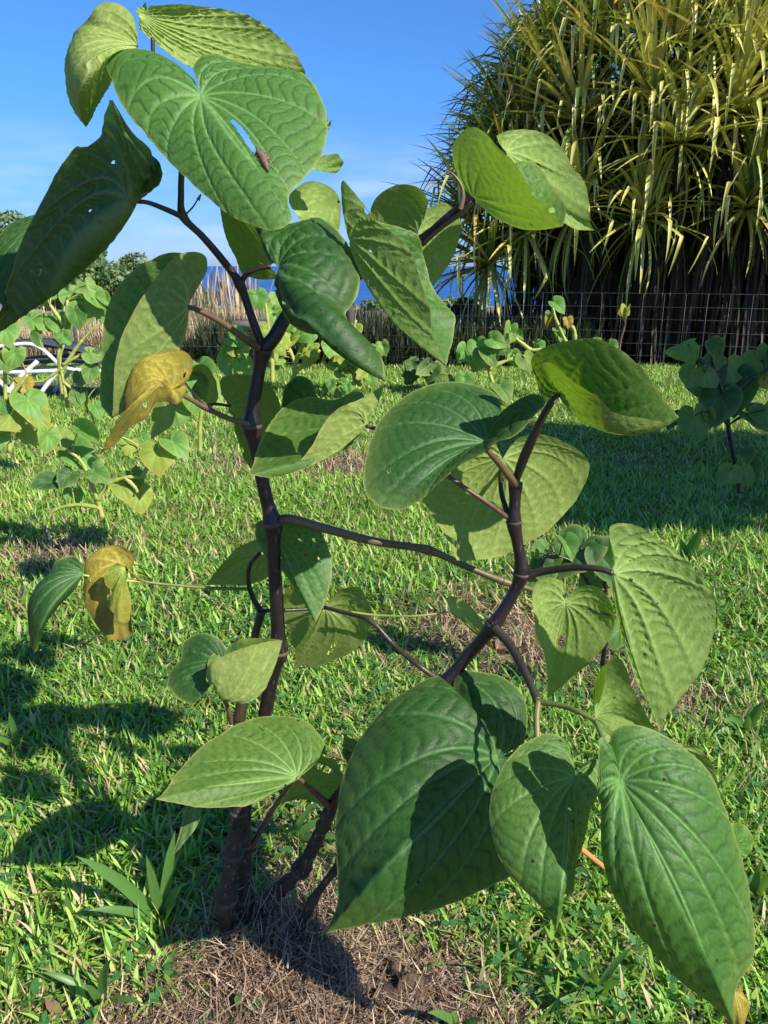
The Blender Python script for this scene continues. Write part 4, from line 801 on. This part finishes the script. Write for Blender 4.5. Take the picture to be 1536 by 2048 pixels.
tuft(325, 1850, [(-120, -230, 24), (0, -210, 20), (-110, -110, 18), (45, -230, 22), (60, -130, 18), (25, -60, 16), (-8, -160, 16), (75, -60, 12)], 'tall broad-bladed grass tuft left of the plant base')
tuft(205, 2010, [(10, -140, 16), (55, -180, 22), (-60, -60, 18), (-110, -90, 16), (100, -60, 14), (20, -60, 16)], 'broad-bladed grass tuft near the bottom left corner')
tuft(150, 1860, [(0, -110, 14), (30, -70, 12), (-25, -60, 10)], 'thin upright grass shoots in the shade at left')
tuft(15, 1960, [(30, -100, 12), (-10, -130, 14), (50, -40, 12)], 'grass tuft cut by the left photo edge')
tuft(1490, 1470, [(-60, -50, 22), (15, -90, 20), (-20, -70, 16), (45, -40, 16), (-75, -20, 20)], 'broadleaf grass rosette right of the hanging pale leaf')
tuft(1370, 1130, [(10, -90, 24), (50, -40, 16), (-20, -60, 16), (70, -20, 14)], 'sunlit tall grass tuft at the edge of the right shadow')
tuft(960, 1950, [(-60, -30, 18), (60, -20, 20), (-20, -50, 14), (100, -40, 12), (20, -60, 14)], 'grass sprig in the straw under the large dark leaf')
tuft(1190, 1990, [(-80, -120, 14), (-30, -160, 16), (30, -90, 18), (60, -130, 14), (-120, -40, 14), (10, -60, 12)], 'dense grass tuft left of the large leaf tip')
tuft(920, 2060, [(-70, -100, 18), (-20, -60, 16), (40, -70, 14)], 'grass blades rising from the bottom edge under the large leaf')
tuft(1500, 1800, [(-20, -140, 16), (20, -160, 18), (45, -60, 14), (-30, -60, 14)], 'sunlit grass tuft behind the lower right leaf')
tuft(580, 1690, [(90, -70, 16), (60, -110, 14), (20, -60, 14), (130, -60, 14)], 'grass tuft behind the corky stem bases')
tuft(1240, 1530, [(-50, -70, 16), (20, -50, 14), (-10, -90, 12)], 'small grass tuft between the two lower right leaves')
tuft(40, 1500, [(10, -110, 14), (-30, -70, 12), (40, -60, 12)], 'grass tuft in deep shade at the left edge')
def clover(px, py, lv, label):
    p = G(np.array(float(px)), np.array(float(py))); e = empty('clover_sprig', (p[0], p[1], 0)); tag(e, label, 'clover', 'round-leaved weeds in the straw')
    s = pxsize(p)
    for (dx, dy, sz, rot) in lv:
        c = p + np.array([dx * s, -.01, -dy * s + .01]); n = 14; th = np.linspace(0, 2 * math.pi, n, endpoint=False)
        a = R(rot); L_, W_ = sz * s / 2, sz * s * .33
        x = L_ * np.cos(th); y = W_ * np.sin(th); d1 = np.array([math.sin(a), -.35, math.cos(a) * .8]); d1 /= np.linalg.norm(d1)
        nn = VIEW - c; nn /= np.linalg.norm(nn); nn = nn + np.array([0, 0, .6]); d2 = np.cross(d1, nn); d2 /= np.linalg.norm(d2); d3 = np.cross(d1, d2)
        V = c + x[:, None] * d1 + y[:, None] * d2 + (np.abs(y) * .35)[:, None] * -d3 * np.sign(d3.dot(nn)) * -1
        V = np.vstack([V, c]); mesh('leaflet', V, [[k, (k + 1) % n, n] for k in range(n)], M_clover, e)
        V, f = tube([p, (p + c) / 2 + np.array([0, 0, .004]), c - d1 * L_], .0008, 5, False); mesh('stalk', V, f, M_pgr, e)
clover(585, 1830, [(25, -25, 46, 30), (-20, -5, 38, -60), (-2, 20, 40, 5), (28, 15, 36, 80), (5, -50, 34, -20)], 'round-leaved green weed beside the leaning corky stem')
clover(490, 2025, [(-12, -30, 44, -5), (22, -15, 46, 80), (5, -2, 40, 40), (-35, -10, 30, -50)], 'three-leaved green weed in the straw at bottom centre')
clover(435, 2045, [(-15, -8, 46, -40), (20, -10, 42, 40), (5, 10, 40, 90)], 'green weed at the bottom edge left of the three-leaved weed')
clover(655, 1840, [(5, -12, 44, 20), (-15, 10, 34, -20)], 'green leaflet beside the tip of the large dark leaf')
clover(90, 1760, [(0, -15, 40, 10), (25, 0, 38, 70), (-22, 5, 36, -60)], 'round-leaved weed in the shaded lawn at left')
clover(230, 1700, [(0, -15, 38, 20), (22, 5, 34, 80), (-20, 0, 34, -50)], 'round-leaved weed in the shade left of the stems')
clover(300, 1960, [(0, -15, 38, -10), (22, 5, 34, 60), (-20, 0, 34, -70)], 'green weed between two grass tufts in the litter')
clover(860, 1890, [(0, -12, 34, 20), (18, 5, 30, 90), (-18, 0, 30, -40)], 'small weed by the lower edge of the large dark leaf')
clover(10, 2010, [(5, -10, 50, 20), (0, 20, 50, 80)], 'round-leaved weed in the bottom left corner')
clover(975, 1830, [(-20, -5, 34, -60), (20, -10, 34, 50), (0, 15, 30, 0)], 'green weed in the grass right of the large leaf')
clover(700, 2030, [(0, -8, 34, 10), (14, 5, 26, 70)], 'small green weed in the straw at the bottom edge')
def litter_leaf(px, py, size, rot, label, mat=M_dead, curl=.4):
    p = G(np.array(float(px)), np.array(float(py))); s = size * pxsize(p); rg = np.random.default_rng(int(px))
    u = np.linspace(-1, 1, 11); v = np.linspace(-1, 1, 7); U2, V2 = np.meshgrid(u, v, indexing='ij')
    w = .42 * (1 - np.abs(U2) ** 2.2) + .02; x = U2 * s / 2; y = V2 * w * s; zz = .012 + curl * s * (V2 ** 2 * .3 + .15 * np.sin(U2 * 4 + px)) + rg.normal(0, .002, U2.shape)
    a = R(rot); X = x * math.cos(a) - y * math.sin(a); Yv = x * math.sin(a) + y * math.cos(a)
    V = np.stack([X + p[0], Yv + p[1], zz], -1).reshape(-1, 3); m = 7
    f = [[i * m + j, i * m + j + 1, (i + 1) * m + j + 1, (i + 1) * m + j] for i in range(10) for j in range(6)]
    e = empty('dead_leaf', (p[0], p[1], 0)); o = mesh('blade', V, f, mat, e); tag(e, label, 'dead leaf', 'dead leaves on the ground')
litter_leaf(75, 2000, 110, 20, 'flat greyish brown dead leaf lying in the bottom left corner')
litter_leaf(240, 1025, 60, 10, 'orange brown dead leaf under the low yellowing plant')
litter_leaf(250, 1925, 50, 120, 'curled tan dead leaf beside the broad grass tuft')
litter_leaf(355, 1890, 90, 5, 'long pale curled dead leaf strip in the straw', curl=.25)
litter_leaf(760, 1880, 80, 60, 'pale pinkish dead leaf right of the stem bases')
litter_leaf(620, 2010, 90, 80, 'broad tan dead leaf in the straw at bottom centre')
litter_leaf(1020, 1300, 70, 30, 'brown dead leaf on the bare patch behind the branch')
def clod(px, py, size, label):
    p = G(np.array(float(px)), np.array(float(py))); s = size * pxsize(p); rg = np.random.default_rng(5)
    th = np.linspace(0, 2 * math.pi, 22, endpoint=False); ph = np.linspace(0, math.pi / 2, 9)
    T_, P_ = np.meshgrid(th, ph); rr = 1 + .22 * np.sin(T_ * 3 + P_ * 4) + .12 * np.sin(T_ * 7 + 1) + rg.normal(0, .05, T_.shape)
    V = np.stack([p[0] + s * .5 * rr * np.sin(P_ + .05) * np.cos(T_), p[1] + s * .5 * rr * np.sin(P_ + .05) * np.sin(T_), s * .38 * rr * np.cos(P_) - .01], -1).reshape(-1, 3)
    f = [[i * 22 + j, i * 22 + (j + 1) % 22, (i + 1) * 22 + (j + 1) % 22, (i + 1) * 22 + j] for i in range(8) for j in range(22)]
    o = mesh('soil_clod', V, f, M_soil); tag(o, label, 'clod')
clod(800, 1985, 130, 'rough dark brown earth clod in the straw at the bottom')

# ------------------------------------------------------------------ fence
FA = np.array([-6.2, 10.6]); FB = np.array([-.95, 9.35]); FC = np.array([5.2, 6.95])
def fpt(t): # param along right run
    return FB * (1 - t) + FC * t
wf = empty('wire_fence', (FB[0], FB[1], 0)); tag(wf, 'welded wire mesh fence on posts in front of the dark pandanus, right part', 'fence')
Lr = np.linalg.norm(FC - FB); nvw = int(Lr / .2)
zt = .93
me_v = None
for k in range(nvw + 1):
    q = fpt(k / nvw); 
    if me_v is None:
        V, f = tube([(0, 0, 0), (0, 0, .5), (0, 0, zt)], .0012, 5); me_v = mesh('vertical_wire', V, f, M_wire, link=False)
    o = bpy.data.objects.new('vertical_wire', me_v); COL.objects.link(o); o.parent = wf; o.location = (q[0] - FB[0], q[1] - FB[1], 0)
for z in (.08, .2, .32, .44, .56, .68, .8, .93):
    V, f = tube([(FB[0], FB[1], z), (*(FB + (FC - FB) * .3), z - .006), (*(FB + (FC - FB) * .65), z + .004), (*FC, z)], .0012, 5); mesh('horizontal_wire', V, f, M_wire, wf)
for t in (1.0,):
    q = fpt(t); V, f = tube([(q[0], q[1] + .06, -.1), (q[0], q[1] + .06, .5), (q[0], q[1] + .06, .96)], .03, 10); mesh('post', V, f, M_wood, wf)
wl = empty('wire_fence', (FA[0], FA[1], 0)); tag(wl, 'wire fence with wooden posts and a grey rail before the dry grass, left part', 'fence')
Ll = np.linalg.norm(FB - FA); nl = int(Ll / .2)
for k in range(nl + 1):
    q = FA + (FB - FA) * k / nl; o = bpy.data.objects.new('vertical_wire', me_v); COL.objects.link(o); o.parent = wl; o.location = (q[0] - FA[0], q[1] - FA[1], 0)
for z in (.08, .25, .42, .6, .78, .93):
    V, f = tube([(*FA, z), (*((FA + FB) / 2), z - .005), (*FB, z)], .0012, 5); mesh('horizontal_wire', V, f, M_wire, wl)
p = P(148., 645., 10.1); V, f = tube([(p[0], p[1], 0), (p[0], p[1], .5), (p[0], p[1], 1.05)], .022, 8); mesh('metal_post', V, f, M_wire, wl)
for px, Y in ((615, 9.3), (702, 9.4), (330, 10.2)):
    q = P(float(px), 700., Y); V, f = tube([(q[0], q[1], -.1), (q[0], q[1], .5), (q[0], q[1], .78 if px != 702 else .74), ], .045, 10); mesh('post', V, f, M_wood, wl)
a, b_ = P(465., 650., 9.15), P(625., 652., 9.2)
V, f = tube([a, (a + b_) / 2, b_], .05, 10); mesh('rail', V, f, M_rail, wl)

# ------------------------------------------------------------------ lounger
lo = empty('sun_lounger', P(90., 780., 7.2) * np.array([1, 1, 0])); tag(lo, 'folding lounger with white tube frame and dark grey sling behind the left plants', 'lounger')
def T2(pts, r=.017, name='tube_frame', mat=M_white):
    V, f = tube(catmull(pts, max(6, len(pts) * 5)), r, 8); return mesh(name, V, f, mat, lo)
yn, yf = 6.9, 7.5
W_ = lambda px, py, Y: P(float(px), float(py), Y)
for Y in (yn, yf):
    dx = 0 if Y == yn else 30; dyy = 0 if Y == yn else -8
    T2([W_(-180 + dx, 690 + dyy, Y), W_(-90 + dx, 705 + dyy, Y), W_(20 + dx, 690 + dyy, Y), W_(75 + dx, 692 + dyy, Y), W_(130 + dx, 735 + dyy, Y), W_(200 + dx, 742 + dyy, Y), W_(235 + dx, 742 + dyy, Y)])
    T2([W_(-180 + dx, 745 + dyy, Y), W_(0 + dx, 745 + dyy, Y), W_(118 + dx, 741 + dyy, Y)])
    T2([W_(118 + dx, 740 + dyy, Y), W_(95 + dx, 768 + dyy, Y), W_(72 + dx, 800 + dyy, Y)], .02, 'leg')
    T2([W_(75 + dx, 722 + dyy, Y), W_(40 + dx, 755 + dyy, Y), W_(5 + dx, 800 + dyy, Y)], .02, 'leg')
    T2([W_(-25 + dx, 745 + dyy, Y), W_(5 + dx, 768 + dyy, Y), W_(30 + dx, 800 + dyy, Y)], .02, 'leg')
T2([W_(72, 798, yn), W_(102, 790, yf)]); T2([W_(130, 736, yn), W_(160, 728, yf)])
def sheet(top, mat, name, dz=0):
    A_ = catmull([W_(x, y, yn) for x, y in top], 24); B_ = catmull([W_(x + 30, y - 8, yf) for x, y in top], 24)
    rows = []
    for k in range(7):
        s = k / 6; rows.append(A_ * (1 - s) + B_ * s - np.array([0, 0, .05 * math.sin(s * math.pi)]) + np.array([0, 0, dz]))
    V = np.vstack(rows); f = [[r_ * 24 + c, r_ * 24 + c + 1, (r_ + 1) * 24 + c + 1, (r_ + 1) * 24 + c] for r_ in range(6) for c in range(23)]
    o = mesh(name, V, f, mat, lo); md = o.modifiers.new('thickness', 'SOLIDIFY'); md.thickness = .012; return o
sheet([(-180, 688), (-90, 700), (20, 685), (70, 684), (120, 692), (170, 705), (205, 735)], M_sling, 'sling')
sheet([(-120, 728), (0, 724), (60, 718), (130, 716), (190, 722), (225, 738)], M_sling, 'seat_panel')
V = [G(np.array(x * 1.), np.array(y * 1.), .012) for x, y in ((-120, 792), (225, 796), (215, 765), (-100, 762))]
o = mesh('ground_mat', V, [[0, 1, 2, 3]], M_pad, smooth=False); md = o.modifiers.new('thickness', 'SOLIDIFY'); md.thickness = .02; md.offset = 0
tag(o, 'flat brown mat lying on the lawn under the lounger', 'mat')

# ------------------------------------------------------------------ dry grass, weeds behind the fence
def tallgrass(name, n, xr, yr, hr, wr, mat, label, wp=(.6, 1, .8, 0), tilt=.12, bend=.5, plume=0):
    x = rng.uniform(*xr, n); y = rng.uniform(*yr, n); y = y + np.clip(-x, 0, 6) * .24
    hh = rng.uniform(*hr, n) * (.75 + .4 * (.5 + .5 * smooth_noise(x * 2.2, y, 41)))
    V, Fc = blades(np.stack([x, y, terr(x, y) - .02], 1), rng.uniform(0, 6.28, n), np.abs(rng.normal(0, tilt, n)), rng.normal(0, bend, n), hh, rng.uniform(*wr, n), (0, .4, .75, 1), wp)
    parts = [(V, Fc)]
    if plume:
        m = plume; x = rng.uniform(*xr, m); y = rng.uniform(*yr, m) + np.clip(-x, 0, 6) * .24; top = rng.uniform(hr[1] * .8, hr[1] * 1.35, m)
        parts.append(blades(np.stack([x, y, terr(x, y)], 1), rng.uniform(0, 6.28, m), np.abs(rng.normal(0, .1, m)), rng.normal(0, .25, m), top, np.full(m, .018), (0, .6, .85, 1), (.25, .3, 1.6, 0)))
    V, Fc = jn(parts); o = mesh(name, V, Fc, mat); tag(o, label, kind='stuff')
tallgrass('dry_tall_grass', 11000, (-6.5, -1.6), (10.0, 12.5), (.45, .74), (.008, .02), M_dryg, 'tall tan dry grass with plumes behind the left fence', plume=260)
tallgrass('plume_grass', 160, (-3.0, -1.9), (10.6, 11.6), (.8, 1.12), (.008, .014), M_dryg, 'tall pale grass plumes standing against the sea left of the main stem', plume=130)
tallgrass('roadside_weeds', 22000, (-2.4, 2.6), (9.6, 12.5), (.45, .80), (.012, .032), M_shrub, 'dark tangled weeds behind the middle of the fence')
tallgrass('shade_toned_low_hedge', 14000, (-2.6, 2.8), (9.55, 9.9), (.25, .42), (.015, .035), M_hedge, 'low plants along the foot of the fence, shade put into their dark colour')
tallgrass('dead_weed_stems', 900, (-2.4, 2.0), (9.7, 11.5), (.5, .95), (.008, .014), M_straw, 'dry grey weed stems among the dark weeds')

# ------------------------------------------------------------------ pandanus
def pand_blade(elev, droop, kink, L=1.0, w=.05):
    n = 10; t = np.linspace(0, 1, n); ang = R(elev) - droop * t ** 1.3
    ang = ang - np.where(t > .66, kink, 0)
    dx = np.cos(ang) * L / (n - 1); dz = np.sin(ang) * L / (n - 1)
    x = np.r_[0, np.cumsum(dx)[:-1]]; z = np.r_[0, np.cumsum(dz)[:-1]]; ww = w / 2 * np.interp(t, [0, .1, .6, .85, 1], [1.1, 1, .8, .45, .03])
    keel = np.stack([-np.sin(ang), np.zeros(n), np.cos(ang)], 1) * (ww * .55)[:, None]
    C = np.stack([x, np.zeros(n), z], 1); Lf = C + keel; Lf[:, 1] -= ww; Rt = C + keel; Rt[:, 1] += ww
    V = np.stack([Lf, C, Rt], 1).reshape(-1, 3); f = []
    for i in range(n - 1): f += [[3 * i, 3 * i + 1, 3 * i + 4, 3 * i + 3], [3 * i + 1, 3 * i + 2, 3 * i + 5, 3 * i + 4]]
    return V, np.array(f)
ELEV = [80, 62, 45, 28, 10, -10, -35]
PB = []
for e_ in ELEV:
    row = []
    for dr_, kk in ((.35, .0), (.9, .3), (.3, 1.6), (1.2, .9)): row.append(pand_blade(e_, dr_, kk))
    PB.append(row)
pc = np.array([4.35, 11.3, 0.0])
pt = empty('pandanus_tree', tuple(pc)); tag(pt, 'large many-headed pandanus with long yellow-green strap leaves behind the right fence', 'tree')
rg = np.random.default_rng(77)
heads = []
for k in range(900):
    ph_ = rg.uniform(0, 2 * math.pi); el = rg.uniform(0, 1.0) ** .8; zz = math.sin(el * math.pi / 2); rad = math.cos(el * math.pi / 2)
    d = np.array([math.cos(ph_) * rad, math.sin(ph_) * rad, zz])
    hp = pc + np.array([d[0] * 2.75, d[1] * 2.5, 1.98 + d[2] * 2.6])
    if any(np.linalg.norm(hp - q[0]) < .5 for q in heads): continue
    if hp[1] > 12.4 and rg.random() < .7: continue
    heads.append((hp, d))
for xx, yy2, z2 in ((1.35, 10.3, 1.2), (1.2, 10.6, 1.75), (1.75, 10.1, 1.6), (2.3, 9.7, 1.85), (3.0, 9.5, 1.7), (1.6, 10.4, 2.1), (4.1, 9.3, 1.8), (5.2, 9.4, 1.75)):
    hp = np.array([xx, yy2, z2]); heads.append((hp, (hp - pc - np.array([0, 0, 1.7])) / 3.0))
insts = []
for hp, d in heads:
    nb = 74
    for k in range(nb):
        az = k * 2.39996 + rg.uniform(-.2, .2); fr_ = (k + .5) / nb
        e0 = 84 - 112 * fr_ + rg.uniform(-8, 8)
        v = np.array([math.cos(az) * math.cos(R(e0)), math.sin(az) * math.cos(R(e0)), math.sin(R(e0))]) + np.array([d[0] * .55, d[1] * .55, d[2] * .3 + .18])
        v /= np.linalg.norm(v); ez = math.degrees(math.asin(np.clip(v[2], -1, 1))); hz = math.atan2(v[1], v[0])
        bi = int(np.argmin([abs(ez - q) for q in ELEV])); var = int(rg.choice(4, p=[.34, .2, .30, .16])); sc_ = rg.uniform(.8, 1.45)
        insts.append((hp, bi, var, hz, sc_))
def inst_mat(hp, hz, s): return Matrix.Translation(Vector(tuple(hp))) @ Matrix.Rotation(hz, 4, 'Z') @ Matrix.Scale(s, 4)
# the 300 that show largest: nearest to the camera and in front
key = []
for i, (hp, bi, var, hz, s) in enumerate(insts):
    dist = np.linalg.norm(hp - VIEW) - .5 * (-math.sin(hz)) ; inview = 0 if (hp[0] - .4) / hp[1] < .56 else 5
    key.append(dist + inview)
order = np.argsort(key); big = set(order[:296].tolist())
pmesh = {}
for bi in range(len(ELEV)):
    for var in range(4):
        V, f = PB[bi][var]; pmesh[bi, var] = mesh('blade', V, f, M_pand, link=False)
rest = []
for i, (hp, bi, var, hz, s) in enumerate(insts):
    if i in big:
        o = bpy.data.objects.new('blade', pmesh[bi, var]); COL.objects.link(o); o.parent = pt; o.matrix_local = inst_mat(hp - pc, hz, s)
    else:
        V, f = PB[bi][var]; c, s_ = math.cos(hz), math.sin(hz); Vr = np.stack([V[:, 0] * c - V[:, 1] * s_, V[:, 0] * s_ + V[:, 1] * c, V[:, 2]], 1) * s + hp
        rest.append((Vr, f))
for hp, d in heads:      # live blades hanging limp below the lower heads
    if hp[2] > 2.9: continue
    for k in range(12):
        az = rg.uniform(0, 6.28); V, f = pand_blade(-30 - rg.uniform(0, 40), rg.uniform(.5, 1.0), 0, rg.uniform(.7, 1.25), .045)
        c, s_ = math.cos(az), math.sin(az); Vr = np.stack([V[:, 0] * c - V[:, 1] * s_, V[:, 0] * s_ + V[:, 1] * c, V[:, 2]], 1) + hp
        Vr[:, 2] = np.maximum(Vr[:, 2], .02 * rg.random()); rest.append((Vr, f))
V, Fc = jn(rest); o = mesh('foliage', V, Fc, M_pand, pt); o['kind'] = 'stuff'
# dead skirts hanging below heads
dead = []
for hp, d in heads:
    for k in range(34):
        az = rg.uniform(0, 6.28); V, f = pand_blade(-50 - rg.uniform(0, 25), rg.uniform(.3, .6), 0, rg.uniform(.8, 1.9), .04)
        c, s_ = math.cos(az), math.sin(az); q = hp - d * rg.uniform(.2, 1.2) + np.array([0, 0, -rg.uniform(0, .6)])
        Vr = np.stack([V[:, 0] * c * .4 - V[:, 1] * s_, V[:, 0] * s_ * .4 + V[:, 1] * c, V[:, 2]], 1) + q
        Vr[:, 2] = np.maximum(Vr[:, 2], .02 * rg.random()); dead.append((Vr, f))
for k in range(1500):
    a = rg.uniform(0, 6.28); q = pc + np.array([math.cos(a) * 2.5 * rg.uniform(.4, .9), math.sin(a) * 1.7 * rg.uniform(.4, .95), rg.uniform(1.2, 2.6)])
    V, f = pand_blade(-75, rg.uniform(.1, .4), 0, rg.uniform(.9, 2.0), .045); c, s_ = math.cos(a), math.sin(a)
    Vr = np.stack([V[:, 0] * c - V[:, 1] * s_, V[:, 0] * s_ + V[:, 1] * c, V[:, 2]], 1) + q; Vr[:, 2] = np.maximum(Vr[:, 2], .02 * rg.random()); dead.append((Vr, f))
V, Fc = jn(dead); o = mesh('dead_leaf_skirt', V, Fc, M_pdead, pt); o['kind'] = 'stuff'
for hp, d in heads[::2]:
    b0 = pc + np.array([d[0] * .9, d[1] * .8, -.6]); C = catmull([b0, b0 * .55 + hp * .45 + np.array([0, 0, .2]), hp], 10)
    V, f = tube(C, np.linspace(.11, .06, 10), 8); mesh('trunk', V, f, M_trunk, pt)

# ------------------------------------------------------------------ far trees
def tree(px, top, base_px, Y, wpx, label, n=2600, mat=M_tree, leafs=.28, trunk=True, name='tree', group='trees beyond the fence', lob=9, seed=0):
    rg = np.random.default_rng(seed + 500)
    t_ = P(float(px), float(top), Y); s = pxsize(t_); gz = float(terr(t_[0], Y)); Wd = wpx * s / 2; ht = t_[2] - gz
    e = empty(name, (t_[0], Y, gz)); tag(e, label, 'tree', group)
    lobes = []
    for k in range(lob):
        a = rg.uniform(0, 6.28); q = rg.uniform(.1, .75)
        lobes.append((t_[0] + Wd * q * math.cos(a), Y + Wd * .7 * q * math.sin(a), gz + ht * rg.uniform(.42, .86) - Wd * .1 * q, Wd * rg.uniform(.28, .5)))
    lobes.append((t_[0], Y, gz + ht * .86, ht * .14 + Wd * .1))
    L_ = np.array(lobes); idx = rg.integers(0, len(L_), n); c = L_[idx]
    v = rg.normal(0, 1, (n, 3)); v /= np.linalg.norm(v, axis=1)[:, None]; rr = c[:, 3] * (.72 + .36 * rg.random(n))
    p = c[:, :3] + v * rr[:, None] * np.array([1, 1, .85]); 
    d1 = rg.normal(0, 1, (n, 3)); d1 /= np.linalg.norm(d1, axis=1)[:, None]; d2 = np.cross(d1, v + rg.normal(0, .4, (n, 3))); d2 /= np.linalg.norm(d2, axis=1)[:, None]
    sz = (leafs * rg.uniform(.5, 1.2, n))[:, None]
    V = np.stack([p - d1 * sz, p + d2 * sz * .55, p + d1 * sz, p - d2 * sz * .55], 1).reshape(-1, 3)
    Fc = np.arange(4 * n).reshape(-1, 4); o = mesh('crown', V, Fc, mat, e, smooth=False); 
    C = [(t_[0], Y, gz - .3), (t_[0] + .1, Y, gz + ht * .35), (t_[0], Y, gz + ht * .7)]
    V, f = tube(catmull(C, 8), np.linspace(max(.08, ht * .03), .05, 8), 8); mesh('trunk', V, f, M_trunk, e)
    for l_ in lobes[:5]:
        V, f = tube([(t_[0], Y, gz + ht * .35), (l_[0] * .5 + t_[0] * .5, l_[1] * .5 + Y * .5, gz + ht * .5), l_[:3]], [.05 * ht / 5, .04 * ht / 5, .02], 6, False); mesh('limb', V, f, M_trunk, e)
    return e
tree(15, 420, 600, 42, 120, 'tallest rounded tree at the left photo edge', seed=1, n=4200, leafs=.22)
tree(-70, 440, 600, 46, 150, 'tree outside the left edge beside the tallest one', seed=2, n=3000, leafs=.25)
tree(90, 505, 600, 40, 150, 'broad dense green tree behind the kava leaves at left', seed=3, n=4500, leafs=.2, lob=12)
tree(180, 520, 600, 44, 150, 'low dense hedge-like tree right of the broad one', seed=4, n=4500, leafs=.2, lob=12)
tree(180, 478, 600, 62, 90, 'pale olive tree rising behind the hedge-like tree', seed=5, n=2200, leafs=.25, lob=7)
tree(270, 505, 600, 70, 90, 'open-crowned tree nearest to the strip of sea', seed=6, n=1700, leafs=.25, lob=7)
tree(225, 535, 600, 48, 90, 'small rounded bush tree below the open-crowned tree', seed=7, n=2500, leafs=.2)
for k, (px, top, Y, w) in enumerate(((640, 604, 150, 60), (690, 600, 160, 70), (740, 606, 150, 60), (790, 612, 150, 55), (840, 606, 140, 70), (590, 600, 150, 60), (900, 598, 130, 80), (970, 596, 120, 80), (480, 590, 150, 90), (400, 585, 140, 80))):
    ns = ['small tree at the sea edge above the pale field', 'far rounded tree left of the pale field', 'far low tree above the wooden post', 'far small tree right of the post', 'far tree beside the folded leaf', 'far tree left of the rail', 'far tree seen through the pandanus tips', 'far tree behind the left pandanus edge', 'far tree behind the dry grass plumes', 'far tree left of the plumes'][k]
    tree(px, top, 640, Y, w, ns, n=700, leafs=.5, seed=20 + k, lob=6, group='distant trees on the slope')
# shrubs between fence and field
for k, (px, top, Y, w) in enumerate(((760, 640, 14, 110), (860, 625, 13.5, 120), (930, 600, 13, 120), (680, 650, 15, 90), (960, 640, 12.5, 130))):
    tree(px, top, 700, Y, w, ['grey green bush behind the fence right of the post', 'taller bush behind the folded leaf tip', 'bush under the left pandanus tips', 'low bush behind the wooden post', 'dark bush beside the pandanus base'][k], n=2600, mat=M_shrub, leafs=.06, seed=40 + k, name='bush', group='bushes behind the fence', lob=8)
# off-frame tree whose shade lies on the right lawn
e = tree(768, 300, 1000, 10, 10, 'x', n=10, seed=99); 
for ch in list(e.children): bpy.data.objects.remove(ch)
bpy.data.objects.remove(e)
def shade_tree(x, y, z0, rads, label, seed, n=5200):
    rg = np.random.default_rng(seed); e = empty('garden_tree', (x, y, 0)); tag(e, label, 'tree')
    L_ = np.array([(x + dx, y + dy, z0 + dz, r_) for dx, dy, dz, r_ in rads]); idx = rg.integers(0, len(L_), n); c = L_[idx]
    v = rg.normal(0, 1, (n, 3)); v /= np.linalg.norm(v, axis=1)[:, None]; p = c[:, :3] + v * (c[:, 3] * rg.random(n) ** .4)[:, None]
    d1 = rg.normal(0, 1, (n, 3)); d1 /= np.linalg.norm(d1, axis=1)[:, None]; d2 = np.cross(d1, rg.normal(0, 1, (n, 3))); d2 /= np.linalg.norm(d2, axis=1)[:, None]
    sz = .11; V = np.stack([p - d1 * sz, p + d2 * sz * .5, p + d1 * sz, p - d2 * sz * .5], 1).reshape(-1, 3)
    mesh('crown', V, np.arange(4 * n).reshape(-1, 4), M_tree, e, smooth=False)
    V, f = tube([(x, y, -.1), (x + .05, y, z0 * .5), (x, y, z0)], [.12, .09, .06], 9); mesh('trunk', V, f, M_trunk, e)
shade_tree(4.75, 1.75, 3.0, [(-.3, .3, 0, .75), (.4, -.2, .2, .8), (.9, .5, .1, .8), (-.9, -.1, -.1, .6), (0, .8, .3, .6), (1.5, 0, .3, .8)], 'leafy garden tree standing right of the lawn, shading it', 3)
